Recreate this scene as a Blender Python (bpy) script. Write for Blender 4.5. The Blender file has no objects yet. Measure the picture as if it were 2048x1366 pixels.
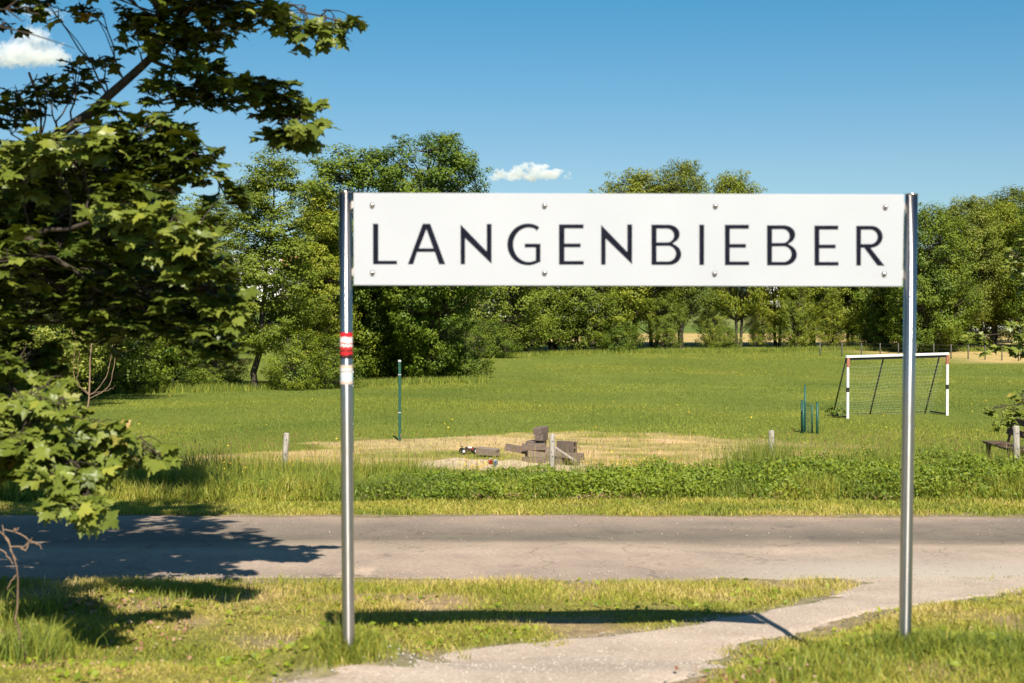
import bpy, bmesh, math, random
import numpy as np
from mathutils import Vector, Matrix, Euler

rng = np.random.default_rng(7)
random.seed(7)
S = bpy.context.scene
COL = S.collection
R = math.radians

# ------------------------------------------------------------------ camera, sky, sun, exposure
EYE = 1.71
PITCH = 0.01512
F = 2844.0                                   # focal length in pixels of a 2048 px wide frame
cam_d = bpy.data.cameras.new('camera')
cam = bpy.data.objects.new('camera', cam_d)
COL.objects.link(cam)
cam.location = (0, 0, EYE)
cam.rotation_euler = (math.pi / 2 - PITCH, 0, 0)
cam_d.sensor_width = 36.0
cam_d.lens = 50.0
cam_d.clip_start = 0.1
cam_d.clip_end = 9000
cam_d.dof.use_dof = True
cam_d.dof.focus_distance = 42.0
cam_d.dof.aperture_fstop = 3.4
S.camera = cam

SUN_EL, SUN_AZ = 47.0, 9.4                  # sun stands behind the camera, a little to its right
w = bpy.data.worlds.new('World')
S.world = w
w.use_nodes = True
nt = w.node_tree
nt.nodes.clear()
sky = nt.nodes.new('ShaderNodeTexSky')
sky.sky_type = 'NISHITA'
sky.sun_disc = False
sky.sun_elevation = R(SUN_EL)
sky.sun_rotation = R(180 - SUN_AZ)
sky.altitude = 300
sky.air_density = 1.0
sky.dust_density = 0.3
sky.ozone_density = 1.0
bg = nt.nodes.new('ShaderNodeBackground')
bg.inputs['Strength'].default_value = 0.070
wo = nt.nodes.new('ShaderNodeOutputWorld')
grade = nt.nodes.new('ShaderNodeMix')               # the photograph's cyan-leaning blue
grade.data_type = 'RGBA'
grade.blend_type = 'MULTIPLY'
grade.inputs[0].default_value = 1.0
geo = nt.nodes.new('ShaderNodeTexCoord')
sep = nt.nodes.new('ShaderNodeSeparateXYZ')
nt.links.new(geo.outputs['Generated'], sep.inputs[0])
deep = nt.nodes.new('ShaderNodeValToRGB')               # the clear air deepens away from the horizon
el = deep.color_ramp.elements
el[0].position, el[0].color = 0.0, (.66, .78, .86, 1)
el[1].position, el[1].color = 0.55, (.38, .68, .80, 1)
for p_, c_ in ((.11, (.58, .77, .87, 1)), (.225, (.29, .77, .92, 1))):
    e_ = el.new(p_)
    e_.color = c_
nt.links.new(sep.outputs['Z'], deep.inputs[0])
nt.links.new(deep.outputs[0], grade.inputs[7])
nt.links.new(sky.outputs[0], grade.inputs[6])
nt.links.new(grade.outputs[2], bg.inputs['Color'])
nt.links.new(bg.outputs[0], wo.inputs['Surface'])

sd = bpy.data.lights.new('sun', 'SUN')
sd.energy = 5.0
sd.angle = R(0.5)
sd.color = (1.0, 0.935, 0.83)
so = bpy.data.objects.new('sun', sd)
COL.objects.link(so)
TOSUN = Vector((math.sin(R(SUN_AZ)) * math.cos(R(SUN_EL)), -math.cos(R(SUN_AZ)) * math.cos(R(SUN_EL)), math.sin(R(SUN_EL))))
so.rotation_euler = (-TOSUN).to_track_quat('-Z', 'Y').to_euler()
so.location = TOSUN * 50

S.view_settings.view_transform = 'Standard'
S.view_settings.look = 'None'
S.view_settings.exposure = 0.68
S.view_settings.gamma = 1.0
S.view_settings.use_curve_mapping = False
S.render.engine = 'CYCLES'
cy = S.cycles
cy.max_bounces = 7
cy.diffuse_bounces = 3
cy.glossy_bounces = 3
cy.transmission_bounces = 4
cy.volume_bounces = 8
cy.transparent_max_bounces = 8
cy.use_denoising = True
cy.caustics_reflective = False
cy.caustics_refractive = False
cy.sample_clamp_indirect = 6.0

# ------------------------------------------------------------------ helpers
CP, SP = math.cos(PITCH), math.sin(PITCH)


def ray(px, py):
    u, v = (px - 1024) / F, (683 - py) / F
    return np.array([u, CP + v * SP, v * CP - SP])


def P(px, py, d):
    return np.array([0, 0, EYE]) + d * ray(px, py)


_py = np.array([-60, 5, 7.7, 8.7, 10.3, 11.5, 12.0, 16.8, 18.8, 22.5, 27, 32, 42, 60, 75, 92, 112, 125, 165, 250, 400, 600, 900, 1500, 5000.])
_pz = np.array([-.1, -.15, -.2, -.39, -.41, -.48, -.5, -.6, -.69, -.85, -.95, -1.05, -1.28, -1.5, -1.6, -1.2, -.62, -.35, .1, 3, 8, 18, 24, 20, 5.])


def zf(x, y):
    x = np.asarray(x, float)
    y = np.asarray(y, float)
    z = np.interp(y, _py, _pz)
    near = np.clip((11.6 - y) / 1.5, 0, 1)
    z = z + near * (0.018 * np.sin(1.7 * x + 0.6) * np.cos(1.3 * y) + 0.012 * np.sin(3.9 * x + 2.2 * y))
    mid = np.clip((y - 17.5) / 4, 0, 1) * np.clip((140 - y) / 40, 0, 1)
    z = z + mid * (0.04 * np.sin(0.55 * x + 1.0) * np.cos(0.4 * y) + 0.03 * np.sin(0.21 * x - 0.3 * y))
    bx0 = np.interp(y, [4, 7.74, 9.74, 10.86, 11.3], [-.9, 1.02, 2.11, 3.5, 5.0])
    sb_ = np.clip(((x - bx0) * .86 - .08) / .6, 0, 1)
    z = z + .13 * sb_ * sb_ * (3 - 2 * sb_) * np.clip((11.2 - y) / 1.5, 0, 1)
    z = z + .21 * np.exp(-(((x + .97) / .38) ** 2 + ((y - 7.96) / .30) ** 2))
    far = np.clip((y - 180) / 300, 0, 1)
    z = z + far * (3.0 * np.sin(x / 90.0 + 0.8) + 2.0 * np.sin(x / 37.0 + y / 120.0))
    return z


def ground_hit(px, py):
    r = ray(px, py)
    o = np.array([0, 0, EYE])
    t, prev = 2.0, 2.0
    while t < 3000:
        p = o + r * t
        if p[2] < zf(p[0], p[1]):
            lo, hi = prev, t
            for _ in range(40):
                m = (lo + hi) / 2
                p = o + r * m
                if p[2] < zf(p[0], p[1]):
                    hi = m
                else:
                    lo = m
            return o + r * hi
        prev = t
        t += max(0.05, t * 0.01)
    return o + r * 400


def tag(o, label=None, cat=None, group=None, kind=None):
    if label: o['label'] = label
    if cat: o['category'] = cat
    if group: o['group'] = group
    if kind: o['kind'] = kind
    return o


def empty(name, loc, rz=0.0):
    o = bpy.data.objects.new(name, None)
    o.empty_display_size = 0.2
    o.location = loc
    o.rotation_euler = (0, 0, rz)
    COL.objects.link(o)
    return o


def link(name, me, mat=None, parent=None, loc=None):
    o = bpy.data.objects.new(name, me)
    COL.objects.link(o)
    if mat is not None and not me.materials:
        me.materials.append(mat)
    if parent is not None:
        o.parent = parent
    if loc is not None:
        o.location = loc
    return o


def np_mesh(name, V, Fc, tint=None, smooth=False, col=None):
    """Fc: (M,3) or (M,4) index array."""
    V = np.asarray(V, np.float32)
    Fc = np.asarray(Fc, np.int32)
    k = Fc.shape[1]
    me = bpy.data.meshes.new(name)
    me.vertices.add(len(V))
    me.vertices.foreach_set('co', V.ravel())
    me.loops.add(Fc.size)
    me.loops.foreach_set('vertex_index', Fc.ravel())
    me.polygons.add(len(Fc))
    me.polygons.foreach_set('loop_start', np.arange(0, Fc.size, k, dtype=np.int32))
    me.polygons.foreach_set('loop_total', np.full(len(Fc), k, np.int32))
    if smooth:
        me.polygons.foreach_set('use_smooth', np.ones(len(Fc), bool))
    me.update(calc_edges=True)
    if tint is not None:
        a = me.attributes.new('tint', 'FLOAT', 'FACE')
        a.data.foreach_set('value', np.asarray(tint, np.float32))
    if col is not None:
        a = me.attributes.new('cover', 'FLOAT_COLOR', 'POINT')
        a.data.foreach_set('color', np.asarray(col, np.float32).ravel())
    return me


class MB:
    """Collects simple shapes into one mesh."""
    def __init__(self):
        self.bm = bmesh.new()

    def box(self, size, loc=(0, 0, 0), rot=None, bevel=0.0):
        M = Matrix.Translation(Vector(loc)) @ (rot.to_matrix().to_4x4() if rot is not None else Matrix()) @ Matrix.Diagonal((size[0], size[1], size[2], 1))
        g = bmesh.ops.create_cube(self.bm, size=1.0, matrix=M)
        if bevel:
            es = {e for v in g['verts'] for e in v.link_edges}
            bmesh.ops.bevel(self.bm, geom=list(es), offset=bevel, segments=1, affect='EDGES')
        return self

    def tube(self, pts, rad, n=8, cap=True):
        pts = [Vector(p) for p in pts]
        if not hasattr(rad, '__len__'):
            rad = [rad] * len(pts)
        rings = []
        up = Vector((0.31, 0.17, 0.93))
        for i, p in enumerate(pts):
            t = (pts[min(i + 1, len(pts) - 1)] - pts[max(i - 1, 0)])
            t.normalize()
            a = t.cross(up)
            if a.length < 1e-3:
                a = t.cross(Vector((1, 0, 0)))
            a.normalize()
            b = t.cross(a)
            rings.append([self.bm.verts.new(p + (a * math.cos(2 * math.pi * k / n) + b * math.sin(2 * math.pi * k / n)) * rad[i]) for k in range(n)])
        for i in range(len(rings) - 1):
            for k in range(n):
                f = self.bm.faces.new((rings[i][k], rings[i][(k + 1) % n], rings[i + 1][(k + 1) % n], rings[i + 1][k]))
                f.smooth = n > 5
        if cap:
            try:
                self.bm.faces.new(rings[0][::-1])
                self.bm.faces.new(rings[-1])
            except ValueError:
                pass
        return self

    def lathe(self, prof, n=16, M=Matrix()):
        rings = []
        for r, z in prof:
            rings.append([self.bm.verts.new(M @ Vector((r * math.cos(2 * math.pi * k / n), r * math.sin(2 * math.pi * k / n), z))) for k in range(n)])
        for i in range(len(rings) - 1):
            for k in range(n):
                f = self.bm.faces.new((rings[i][k], rings[i][(k + 1) % n], rings[i + 1][(k + 1) % n], rings[i + 1][k]))
                f.smooth = True
        self.bm.faces.new(rings[0][::-1])
        self.bm.faces.new(rings[-1])
        return self

    def mesh(self, name):
        bmesh.ops.recalc_face_normals(self.bm, faces=self.bm.faces)
        me = bpy.data.meshes.new(name)
        self.bm.to_mesh(me)
        self.bm.free()
        return me

    def build(self, name, mat, parent=None, loc=None):
        return link(name, self.mesh(name), mat, parent, loc)


# ------------------------------------------------------------------ materials
def new_mat(name):
    m = bpy.data.materials.new(name)
    m.use_nodes = True
    n = m.node_tree
    n.nodes.clear()
    out = n.nodes.new('ShaderNodeOutputMaterial')
    return m, n, out


def nd(n, t, **kw):
    x = n.nodes.new(t)
    for k, v in kw.items():
        setattr(x, k, v)
    return x


def ramp(n, stops, fac):
    r = nd(n, 'ShaderNodeValToRGB')
    e = r.color_ramp.elements
    while len(e) > 1:
        e.remove(e[-1])
    e[0].position = stops[0][0]
    e[0].color = (*stops[0][1], 1)
    for p, c in stops[1:]:
        q = e.new(p)
        q.color = (*c, 1)
    n.links.new(fac, r.inputs[0])
    return r.outputs[0]


def noise(n, scale, detail=4, vec=None, rough=0.55):
    t = nd(n, 'ShaderNodeTexNoise')
    t.inputs['Scale'].default_value = scale
    t.inputs['Detail'].default_value = detail
    t.inputs['Roughness'].default_value = rough
    if vec is not None:
        n.links.new(vec, t.inputs['Vector'])
    return t.outputs[0]


def principled(n, out, color=None, rough=0.6, metal=0.0, spec=0.5):
    b = nd(n, 'ShaderNodeBsdfPrincipled')
    b.inputs['Roughness'].default_value = rough
    b.inputs['Metallic'].default_value = metal
    b.inputs['Specular IOR Level'].default_value = spec
    if color is not None:
        if isinstance(color, tuple):
            b.inputs['Base Color'].default_value = (*color, 1)
        else:
            n.links.new(color, b.inputs['Base Color'])
    n.links.new(b.outputs[0], out.inputs['Surface'])
    return b


def bump(n, b, h, strength=0.4, dist=0.02):
    k = nd(n, 'ShaderNodeBump')
    k.inputs['Strength'].default_value = strength
    k.inputs['Distance'].default_value = dist
    n.links.new(h, k.inputs['Height'])
    n.links.new(k.outputs[0], b.inputs['Normal'])


def leaf_mat(name, stops, trans=0.3, rough=0.5, spec=0.25, vary=True):
    m, n, out = new_mat(name)
    a = nd(n, 'ShaderNodeAttribute', attribute_name='tint')
    fac = a.outputs['Fac']
    c = ramp(n, stops, fac)
    oi = nd(n, 'ShaderNodeObjectInfo')
    vr = ramp(n, [(0.0, (.72, .80, .78)), (0.5, (1, 1, 1)), (1.0, (1.22, 1.14, .95))], oi.outputs['Random'])
    mv = nd(n, 'ShaderNodeMix', data_type='RGBA', blend_type='MULTIPLY')
    mv.inputs[0].default_value = 1.0 if vary else 0.0
    n.links.new(c, mv.inputs[6]); n.links.new(vr, mv.inputs[7])
    c = mv.outputs[2]
    b = nd(n, 'ShaderNodeBsdfPrincipled')
    b.inputs['Roughness'].default_value = rough
    b.inputs['Specular IOR Level'].default_value = spec
    n.links.new(c, b.inputs['Base Color'])
    t = nd(n, 'ShaderNodeBsdfTranslucent')
    hs = nd(n, 'ShaderNodeMix', data_type='RGBA', blend_type='MULTIPLY')
    hs.inputs[0].default_value = 1.0
    n.links.new(c, hs.inputs[6])
    hs.inputs[7].default_value = (1.5, 1.35, 0.6, 1)
    n.links.new(hs.outputs[2], t.inputs['Color'])
    mx = nd(n, 'ShaderNodeMixShader')
    mx.inputs[0].default_value = trans
    n.links.new(b.outputs[0], mx.inputs[1])
    n.links.new(t.outputs[0], mx.inputs[2])
    n.links.new(mx.outputs[0], out.inputs['Surface'])
    return m


GR = [(0.0, (.040, .072, .012)), (0.35, (.152, .205, .034)), (0.62, (.330, .335, .042)), (0.82, (.53, .42, .115)), (1.0, (.66, .51, .24))]
M_grass = leaf_mat('grass_blades', GR, trans=0.25, rough=0.55, vary=False)
M_leaf_maple = leaf_mat('maple_leaves', [(0, (.055, .082, .011)), (.5, (.160, .185, .024)), (.85, (.285, .300, .058)), (.97, (.32, .20, .04)), (1, (.36, .17, .06))], trans=0.12, rough=0.42, spec=0.35)
M_leaf_dark = leaf_mat('bush_leaves', [(0, (0.054, 0.094, 0.011)), (.5, (0.141, 0.201, 0.018)), (1, (0.268, 0.303, 0.029))], trans=0.25)
M_leaf_alder = leaf_mat('alder_leaves', [(0, (0.078, 0.111, 0.012)), (.5, (0.182, 0.228, 0.022)), (1, (0.303, 0.326, 0.040))], trans=0.28)
M_leaf_olive = leaf_mat('olive_leaves', [(0, (0.073, 0.097, 0.013)), (.5, (0.169, 0.207, 0.026)), (1, (0.296, 0.304, 0.055))], trans=0.25)
M_leaf_pale = leaf_mat('ash_leaves', [(0, (0.094, 0.128, 0.020)), (.5, (0.215, 0.255, 0.040)), (1, (0.362, 0.376, 0.083))], trans=0.28)
M_weed = leaf_mat('weed_leaves', [(0, (0.050, 0.089, 0.009)), (.5, (0.146, 0.208, 0.016)), (1, (0.279, 0.315, 0.028))], trans=0.25, vary=False)
M_flower = leaf_mat('yellow_petals', [(0, (.75, .42, .02)), (1, (.85, .62, .04))], trans=0.2, vary=False)
M_litter = leaf_mat('dead_leaves', [(0, (.16, .075, .035)), (.5, (.30, .17, .09)), (1, (.46, .33, .22))], trans=0.1, vary=False)


def bark(name, c0, c1, scale=14):
    m, n, out = new_mat(name)
    tc = nd(n, 'ShaderNodeTexCoord')
    mp = nd(n, 'ShaderNodeMapping')
    mp.inputs['Scale'].default_value = (1, 1, 0.25)
    n.links.new(tc.outputs['Object'], mp.inputs[0])
    nz = noise(n, scale, 6, mp.outputs[0], 0.65)
    c = ramp(n, [(0.3, c0), (0.7, c1)], nz)
    b = principled(n, out, c, 0.85, spec=0.2)
    bump(n, b, nz, 0.6, 0.02)
    return m


M_bark = bark('dark_bark', (.035, .028, .020), (.11, .088, .065))
M_bark_maple = bark('maple_bark', (.030, .022, .017), (.095, .070, .053), 22)
M_twig = bark('pale_twig_bark', (.16, .10, .065), (.36, .24, .16), 18)
M_wood = bark('grey_weathered_wood', (.24, .20, .16), (.50, .45, .38), 26)
M_bench = bark('dark_bench_wood', (.07, .045, .03), (.17, .11, .075), 20)


def speckle(name, base, var, scale=40, rough=0.8, metal=0, bumpk=0.3, spec=0.4):
    m, n, out = new_mat(name)
    tc = nd(n, 'ShaderNodeTexCoord')
    nz = noise(n, scale, 5, tc.outputs['Object'])
    lo = tuple(max(0, c - v) for c, v in zip(base, var))
    hi = tuple(c + v for c, v in zip(base, var))
    c = ramp(n, [(0.3, lo), (0.7, hi)], nz)
    b = principled(n, out, c, rough, metal, spec)
    bump(n, b, nz, bumpk, 0.004)
    return m


M_steel, n, out = new_mat('brushed_steel')
tc = nd(n, 'ShaderNodeTexCoord')
mp = nd(n, 'ShaderNodeMapping')
mp.inputs['Scale'].default_value = (60, 60, 2.0)
n.links.new(tc.outputs['Object'], mp.inputs[0])
nz = noise(n, 6, 5, mp.outputs[0])
c = ramp(n, [(0.3, (.52, .475, .445)), (0.7, (.66, .61, .575))], nz)
b = principled(n, out, c, 0.3, 1.0)
tg_ = nd(n, 'ShaderNodeTangent', direction_type='RADIAL', axis='Z')
n.links.new(tg_.outputs[0], b.inputs['Tangent'])
b.inputs['Anisotropic'].default_value = 0.85
b.inputs['Anisotropic Rotation'].default_value = 0.25
rr = nd(n, 'ShaderNodeMapRange')
rr.inputs[3].default_value = 0.30
rr.inputs[4].default_value = 0.40
n.links.new(nz, rr.inputs[0])
n.links.new(rr.outputs[0], b.inputs['Roughness'])

M_board, n, out = new_mat('white_enamel')
tc = nd(n, 'ShaderNodeTexCoord')
nz = noise(n, 1.6, 4, tc.outputs['Object'])
n2 = noise(n, 45, 3, tc.outputs['Object'])
c = ramp(n, [(0.25, (.455, .46, .485)), (0.6, (.485, .49, .515))], nz)
c2 = ramp(n, [(0.28, (.86, .84, .82)), (0.36, (1, 1, 1))], n2)
mxx = nd(n, 'ShaderNodeMix', data_type='RGBA', blend_type='MULTIPLY')
mxx.inputs[0].default_value = 0.35
n.links.new(c, mxx.inputs[6])
n.links.new(c2, mxx.inputs[7])
b = principled(n, out, mxx.outputs[2], 0.35, spec=0.4)
M_ink = speckle('navy_lettering', (.008, .009, .018), (.002, .002, .003), 20, 0.7, bumpk=0.0, spec=0.08)
M_bracket = speckle('bracket_aluminium', (.62, .58, .56), (.05, .05, .05), 60, 0.45, 0.3)
M_bolt = speckle('bolt_steel', (.42, .38, .36), (.04, .04, .04), 60, 0.28, 1.0)
M_white = speckle('white_goal_paint', (.74, .72, .68), (.07, .07, .07), 9, 0.5)
M_red = speckle('faded_red_paint', (.40, .14, .10), (.08, .05, .04), 14, 0.6)
M_black = speckle('black_paint', (.018, .018, .018), (.008, .008, .008), 20, 0.5)
M_green = speckle('green_metal_coating', (.020, .085, .058), (.008, .02, .014), 24, 0.5)
M_greycap = speckle('grey_cap_plastic', (.42, .43, .42), (.05, .05, .05), 30, 0.6)
M_net = speckle('net_cord', (.52, .54, .48), (.08, .08, .08), 30, 0.8)
M_block = speckle('brown_concrete', (.150, .110, .088), (.045, .035, .028), 30, 0.9, bumpk=0.5)
M_block2 = speckle('pale_brown_concrete', (.215, .165, .130), (.05, .04, .035), 30, 0.9, bumpk=0.5)
M_plank = speckle('grey_plank', (.36, .31, .26), (.07, .06, .05), 12, 0.85)
M_rubber = speckle('black_rubber', (.016, .016, .017), (.006, .006, .006), 40, 0.75)
M_toyw = speckle('white_toy_plastic', (.70, .68, .66), (.04, .04, .04), 20, 0.4)
M_toyr = speckle('red_toy_plastic', (.55, .06, .04), (.05, .02, .02), 20, 0.4)
M_toyb = speckle('blue_toy_plastic', (.10, .30, .60), (.03, .04, .05), 20, 0.4)
M_toyy = speckle('yellow_toy_plastic', (.62, .42, .07), (.05, .05, .01), 20, 0.4)
M_wire = speckle('fence_wire', (.13, .115, .10), (.03, .03, .03), 30, 0.7, 0.3)
M_stone = speckle('path_pebbles', (.42, .37, .31), (.12, .11, .10), 5, 0.9)
M_render = speckle('white_render', (.72, .70, .66), (.04, .04, .04), 3, 0.9)
M_rooft = speckle('orange_roof_tiles', (.44, .17, .10), (.08, .04, .03), 2.5, 0.85)
M_rooftg = speckle('grey_roof_tiles', (.23, .23, .24), (.04, .04, .04), 2.5, 0.85)
M_glass = speckle('window_glass', (.03, .035, .04), (.01, .01, .01), 3, 0.08, spec=0.8)

# road asphalt: worn light wheel tracks and a dark unworn strip
M_road, n, out = new_mat('worn_asphalt')
tc = nd(n, 'ShaderNodeTexCoord')
sx = nd(n, 'ShaderNodeSeparateXYZ')
n.links.new(tc.outputs['Object'], sx.inputs[0])
mp = nd(n, 'ShaderNodeMapping')
mp.inputs['Scale'].default_value = (0.16, 0.9, 1)
n.links.new(tc.outputs['Object'], mp.inputs[0])
wz = noise(n, 1.0, 4, mp.outputs[0])
ad = nd(n, 'ShaderNodeMath', operation='MULTIPLY_ADD')
n.links.new(wz, ad.inputs[0])
ad.inputs[1].default_value = 1.7
n.links.new(sx.outputs['Y'], ad.inputs[2])
mr = nd(n, 'ShaderNodeMapRange')
mr.inputs[1].default_value = 12.85
mr.inputs[2].default_value = 17.6
n.links.new(ad.outputs[0], mr.inputs[0])
c = ramp(n, [(0.0, (0.320, 0.250, 0.193)), (0.10, (0.351, 0.270, 0.208)), (0.38, (0.411, 0.317, 0.242)), (0.46, (0.301, 0.235, 0.173)), (0.55, (0.176, 0.145, 0.109)), (0.70, (0.204, 0.164, 0.122)), (0.86, (0.276, 0.216, 0.166)), (1.0, (0.351, 0.257, 0.188))], mr.outputs[0])
fz = noise(n, 130, 5, tc.outputs['Object'], 0.7)
bz = noise(n, 1.3, 5, tc.outputs['Object'], 0.6)
gz = noise(n, 26, 6, tc.outputs['Object'], 0.75)
av = nd(n, 'ShaderNodeMath', operation='MULTIPLY_ADD')
n.links.new(gz, av.inputs[0]); av.inputs[1].default_value = .5
hv = nd(n, 'ShaderNodeMath', operation='MULTIPLY'); n.links.new(fz, hv.inputs[0]); hv.inputs[1].default_value = .5
n.links.new(hv.outputs[0], av.inputs[2])
cf = ramp(n, [(0.34, (.60, .60, .60)), (0.5, (1, 1, 1)), (0.64, (1.3, 1.29, 1.27))], av.outputs[0])
cb = ramp(n, [(0.30, (.80, .80, .81)), (0.7, (1.14, 1.12, 1.10))], bz)
m1 = nd(n, 'ShaderNodeMix', data_type='RGBA', blend_type='MULTIPLY')
m1.inputs[0].default_value = 1.0
n.links.new(c, m1.inputs[6]); n.links.new(cf, m1.inputs[7])
m2 = nd(n, 'ShaderNodeMix', data_type='RGBA', blend_type='MULTIPLY')
m2.inputs[0].default_value = 1.0
n.links.new(m1.outputs[2], m2.inputs[6]); n.links.new(cb, m2.inputs[7])
ck = nd(n, 'ShaderNodeTexVoronoi', feature='DISTANCE_TO_EDGE')
ck.inputs['Scale'].default_value = 0.55
wv_ = nd(n, 'ShaderNodeVectorMath', operation='ADD')
wn_ = nd(n, 'ShaderNodeTexNoise')
wn_.inputs['Scale'].default_value = 2.2
n.links.new(tc.outputs['Object'], wn_.inputs['Vector'])
n.links.new(tc.outputs['Object'], wv_.inputs[0]); n.links.new(wn_.outputs[1], wv_.inputs[1])
n.links.new(wv_.outputs[0], ck.inputs['Vector'])
cc_ = ramp(n, [(0.0, (.45, .44, .43)), (0.012, (1, 1, 1))], ck.outputs['Distance'])
m3 = nd(n, 'ShaderNodeMix', data_type='RGBA', blend_type='MULTIPLY')
m3.inputs[0].default_value = 0.6
n.links.new(m2.outputs[2], m3.inputs[6]); n.links.new(cc_, m3.inputs[7])
gx_ = nd(n, 'ShaderNodeMapRange', interpolation_type='SMOOTHSTEP')     # gravel carried onto the road by the path mouth
gx_.inputs[1].default_value = 1.0; gx_.inputs[2].default_value = 3.4
n.links.new(sx.outputs['X'], gx_.inputs[0])
gy_ = nd(n, 'ShaderNodeMapRange', interpolation_type='SMOOTHSTEP')
gy_.inputs[1].default_value = 14.8; gy_.inputs[2].default_value = 12.7
n.links.new(ad.outputs[0], gy_.inputs[0])
gm_ = nd(n, 'ShaderNodeMath', operation='MULTIPLY')
n.links.new(gx_.outputs[0], gm_.inputs[0]); n.links.new(gy_.outputs[0], gm_.inputs[1])
g2_ = nd(n, 'ShaderNodeMath', operation='MULTIPLY_ADD')
n.links.new(gm_.outputs[0], g2_.inputs[0]); g2_.inputs[1].default_value = 1.5
g3_ = nd(n, 'ShaderNodeMath', operation='MULTIPLY_ADD', use_clamp=True)
n.links.new(gz, g2_.inputs[2])
n.links.new(g2_.outputs[0], g3_.inputs[0]); g3_.inputs[1].default_value = 1.0; g3_.inputs[2].default_value = -.62
m4 = nd(n, 'ShaderNodeMix', data_type='RGBA')
n.links.new(g3_.outputs[0], m4.inputs[0])
n.links.new(m3.outputs[2], m4.inputs[6]); m4.inputs[7].default_value = (.43, .365, .29, 1)
b = principled(n, out, m4.outputs[2], 0.85, spec=0.3)
bump(n, b, fz, 0.5, 0.006)

# gravel path
M_path, n, out = new_mat('pale_gravel')
tc = nd(n, 'ShaderNodeTexCoord')
fz = noise(n, 34, 8, tc.outputs['Object'], 0.85)
bz = noise(n, 2.2, 5, tc.outputs['Object'])
vz = nd(n, 'ShaderNodeTexVoronoi')
vz.inputs['Scale'].default_value = 55
n.links.new(tc.outputs['Object'], vz.inputs['Vector'])
c = ramp(n, [(0.28, (0.264, 0.203, 0.155)), (0.48, (0.439, 0.354, 0.281)), (0.68, (0.571, 0.476, 0.393))], fz)
cb = ramp(n, [(0.3, (.86, .83, .80)), (0.7, (1.08, 1.07, 1.06))], bz)
m1 = nd(n, 'ShaderNodeMix', data_type='RGBA', blend_type='MULTIPLY')
m1.inputs[0].default_value = 1.0
n.links.new(c, m1.inputs[6]); n.links.new(cb, m1.inputs[7])
b = principled(n, out, m1.outputs[2], 0.95, spec=0.2)
bump(n, b, vz.outputs['Distance'], 0.7, 0.012)

# ground: cover colour per point, broken up by noise
M_ground, n, out = new_mat('meadow_ground')
tc = nd(n, 'ShaderNodeTexCoord')
a = nd(n, 'ShaderNodeAttribute', attribute_name='cover')
fz = noise(n, 9, 8, tc.outputs['Object'], 0.7)
bz = noise(n, 0.35, 5, tc.outputs['Object'], 0.6)
cf = ramp(n, [(0.28, (.55, .58, .55)), (0.5, (1, 1, 1)), (0.72, (1.4, 1.35, 1.3))], fz)
cb = ramp(n, [(0.3, (.78, .86, .80)), (0.7, (1.18, 1.1, 1.1))], bz)
m1 = nd(n, 'ShaderNodeMix', data_type='RGBA', blend_type='MULTIPLY')
m1.inputs[0].default_value = 1.0
n.links.new(a.outputs['Color'], m1.inputs[6]); n.links.new(cf, m1.inputs[7])
m2 = nd(n, 'ShaderNodeMix', data_type='RGBA', blend_type='MULTIPLY')
m2.inputs[0].default_value = 1.0
n.links.new(m1.outputs[2], m2.inputs[6]); n.links.new(cb, m2.inputs[7])
b = principled(n, out, m2.outputs[2], 0.95, spec=0.1)
bump(n, b, fz, 0.8, 0.05)

M_sand, n, out = new_mat('pale_sand')
tc = nd(n, 'ShaderNodeTexCoord')
fz = noise(n, 12, 7, tc.outputs['Object'], 0.7)
c = ramp(n, [(0.3, (0.391, 0.278, 0.167)), (0.55, (0.598, 0.464, 0.317)), (0.75, (0.713, 0.577, 0.431))], fz)
b = principled(n, out, c, 0.95, spec=0.1)
bump(n, b, fz, 0.8, 0.05)

# sticker prints
def sticker_mat(name, stops, scale):
    m, n, out = new_mat(name)
    tc = nd(n, 'ShaderNodeTexCoord')
    sp = nd(n, 'ShaderNodeSeparateXYZ')
    n.links.new(tc.outputs['Generated'], sp.inputs[0])
    nz = noise(n, scale, 3, tc.outputs['Generated'])
    ma = nd(n, 'ShaderNodeMath', operation='MULTIPLY_ADD')
    n.links.new(nz, ma.inputs[0])
    ma.inputs[1].default_value = 0.22
    n.links.new(sp.outputs['Z'], ma.inputs[2])
    c = ramp(n, stops, ma.outputs[0])
    c.node.color_ramp.interpolation = 'CONSTANT'
    principled(n, out, c, 0.4)
    return m


M_stick1 = sticker_mat('red_sticker_print', [(0, (.02, .01, .012)), (.25, (.55, .015, .02)), (.38, (.03, .012, .015)), (.44, (.60, .02, .02)), (.56, (.74, .70, .68)), (.66, (.62, .05, .05)), (.71, (.78, .74, .72)), (.93, (.60, .012, .02))], 5.5)
M_stick2 = sticker_mat('pale_sticker_print', [(0, (.62, .45, .36)), (.26, (.60, .64, .64)), (.40, (.50, .60, .64)), (.5, (.62, .66, .66)), (.72, (.36, .28, .26)), (.78, (.66, .62, .60)), (.95, (.66, .48, .36))], 2.4)

# ------------------------------------------------------------------ terrain
def band(v, a, b, s):
    return np.clip((v - a) / s + .5, 0, 1) * np.clip((b - v) / s + .5, 0, 1)


def vnoise(x, y, sc, seed=0):
    """cheap smooth value noise"""
    r2 = np.random.default_rng(seed)
    T = r2.random((64, 64))
    u, v = x / sc, y / sc
    i, j = np.floor(u).astype(int), np.floor(v).astype(int)
    fu, fv = u - i, v - j
    fu = fu * fu * (3 - 2 * fu)
    fv = fv * fv * (3 - 2 * fv)
    g = lambda a, b: T[a % 64, b % 64]
    return (g(i, j) * (1 - fu) + g(i + 1, j) * fu) * (1 - fv) + (g(i, j + 1) * (1 - fu) + g(i + 1, j + 1) * fu) * fv


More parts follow.
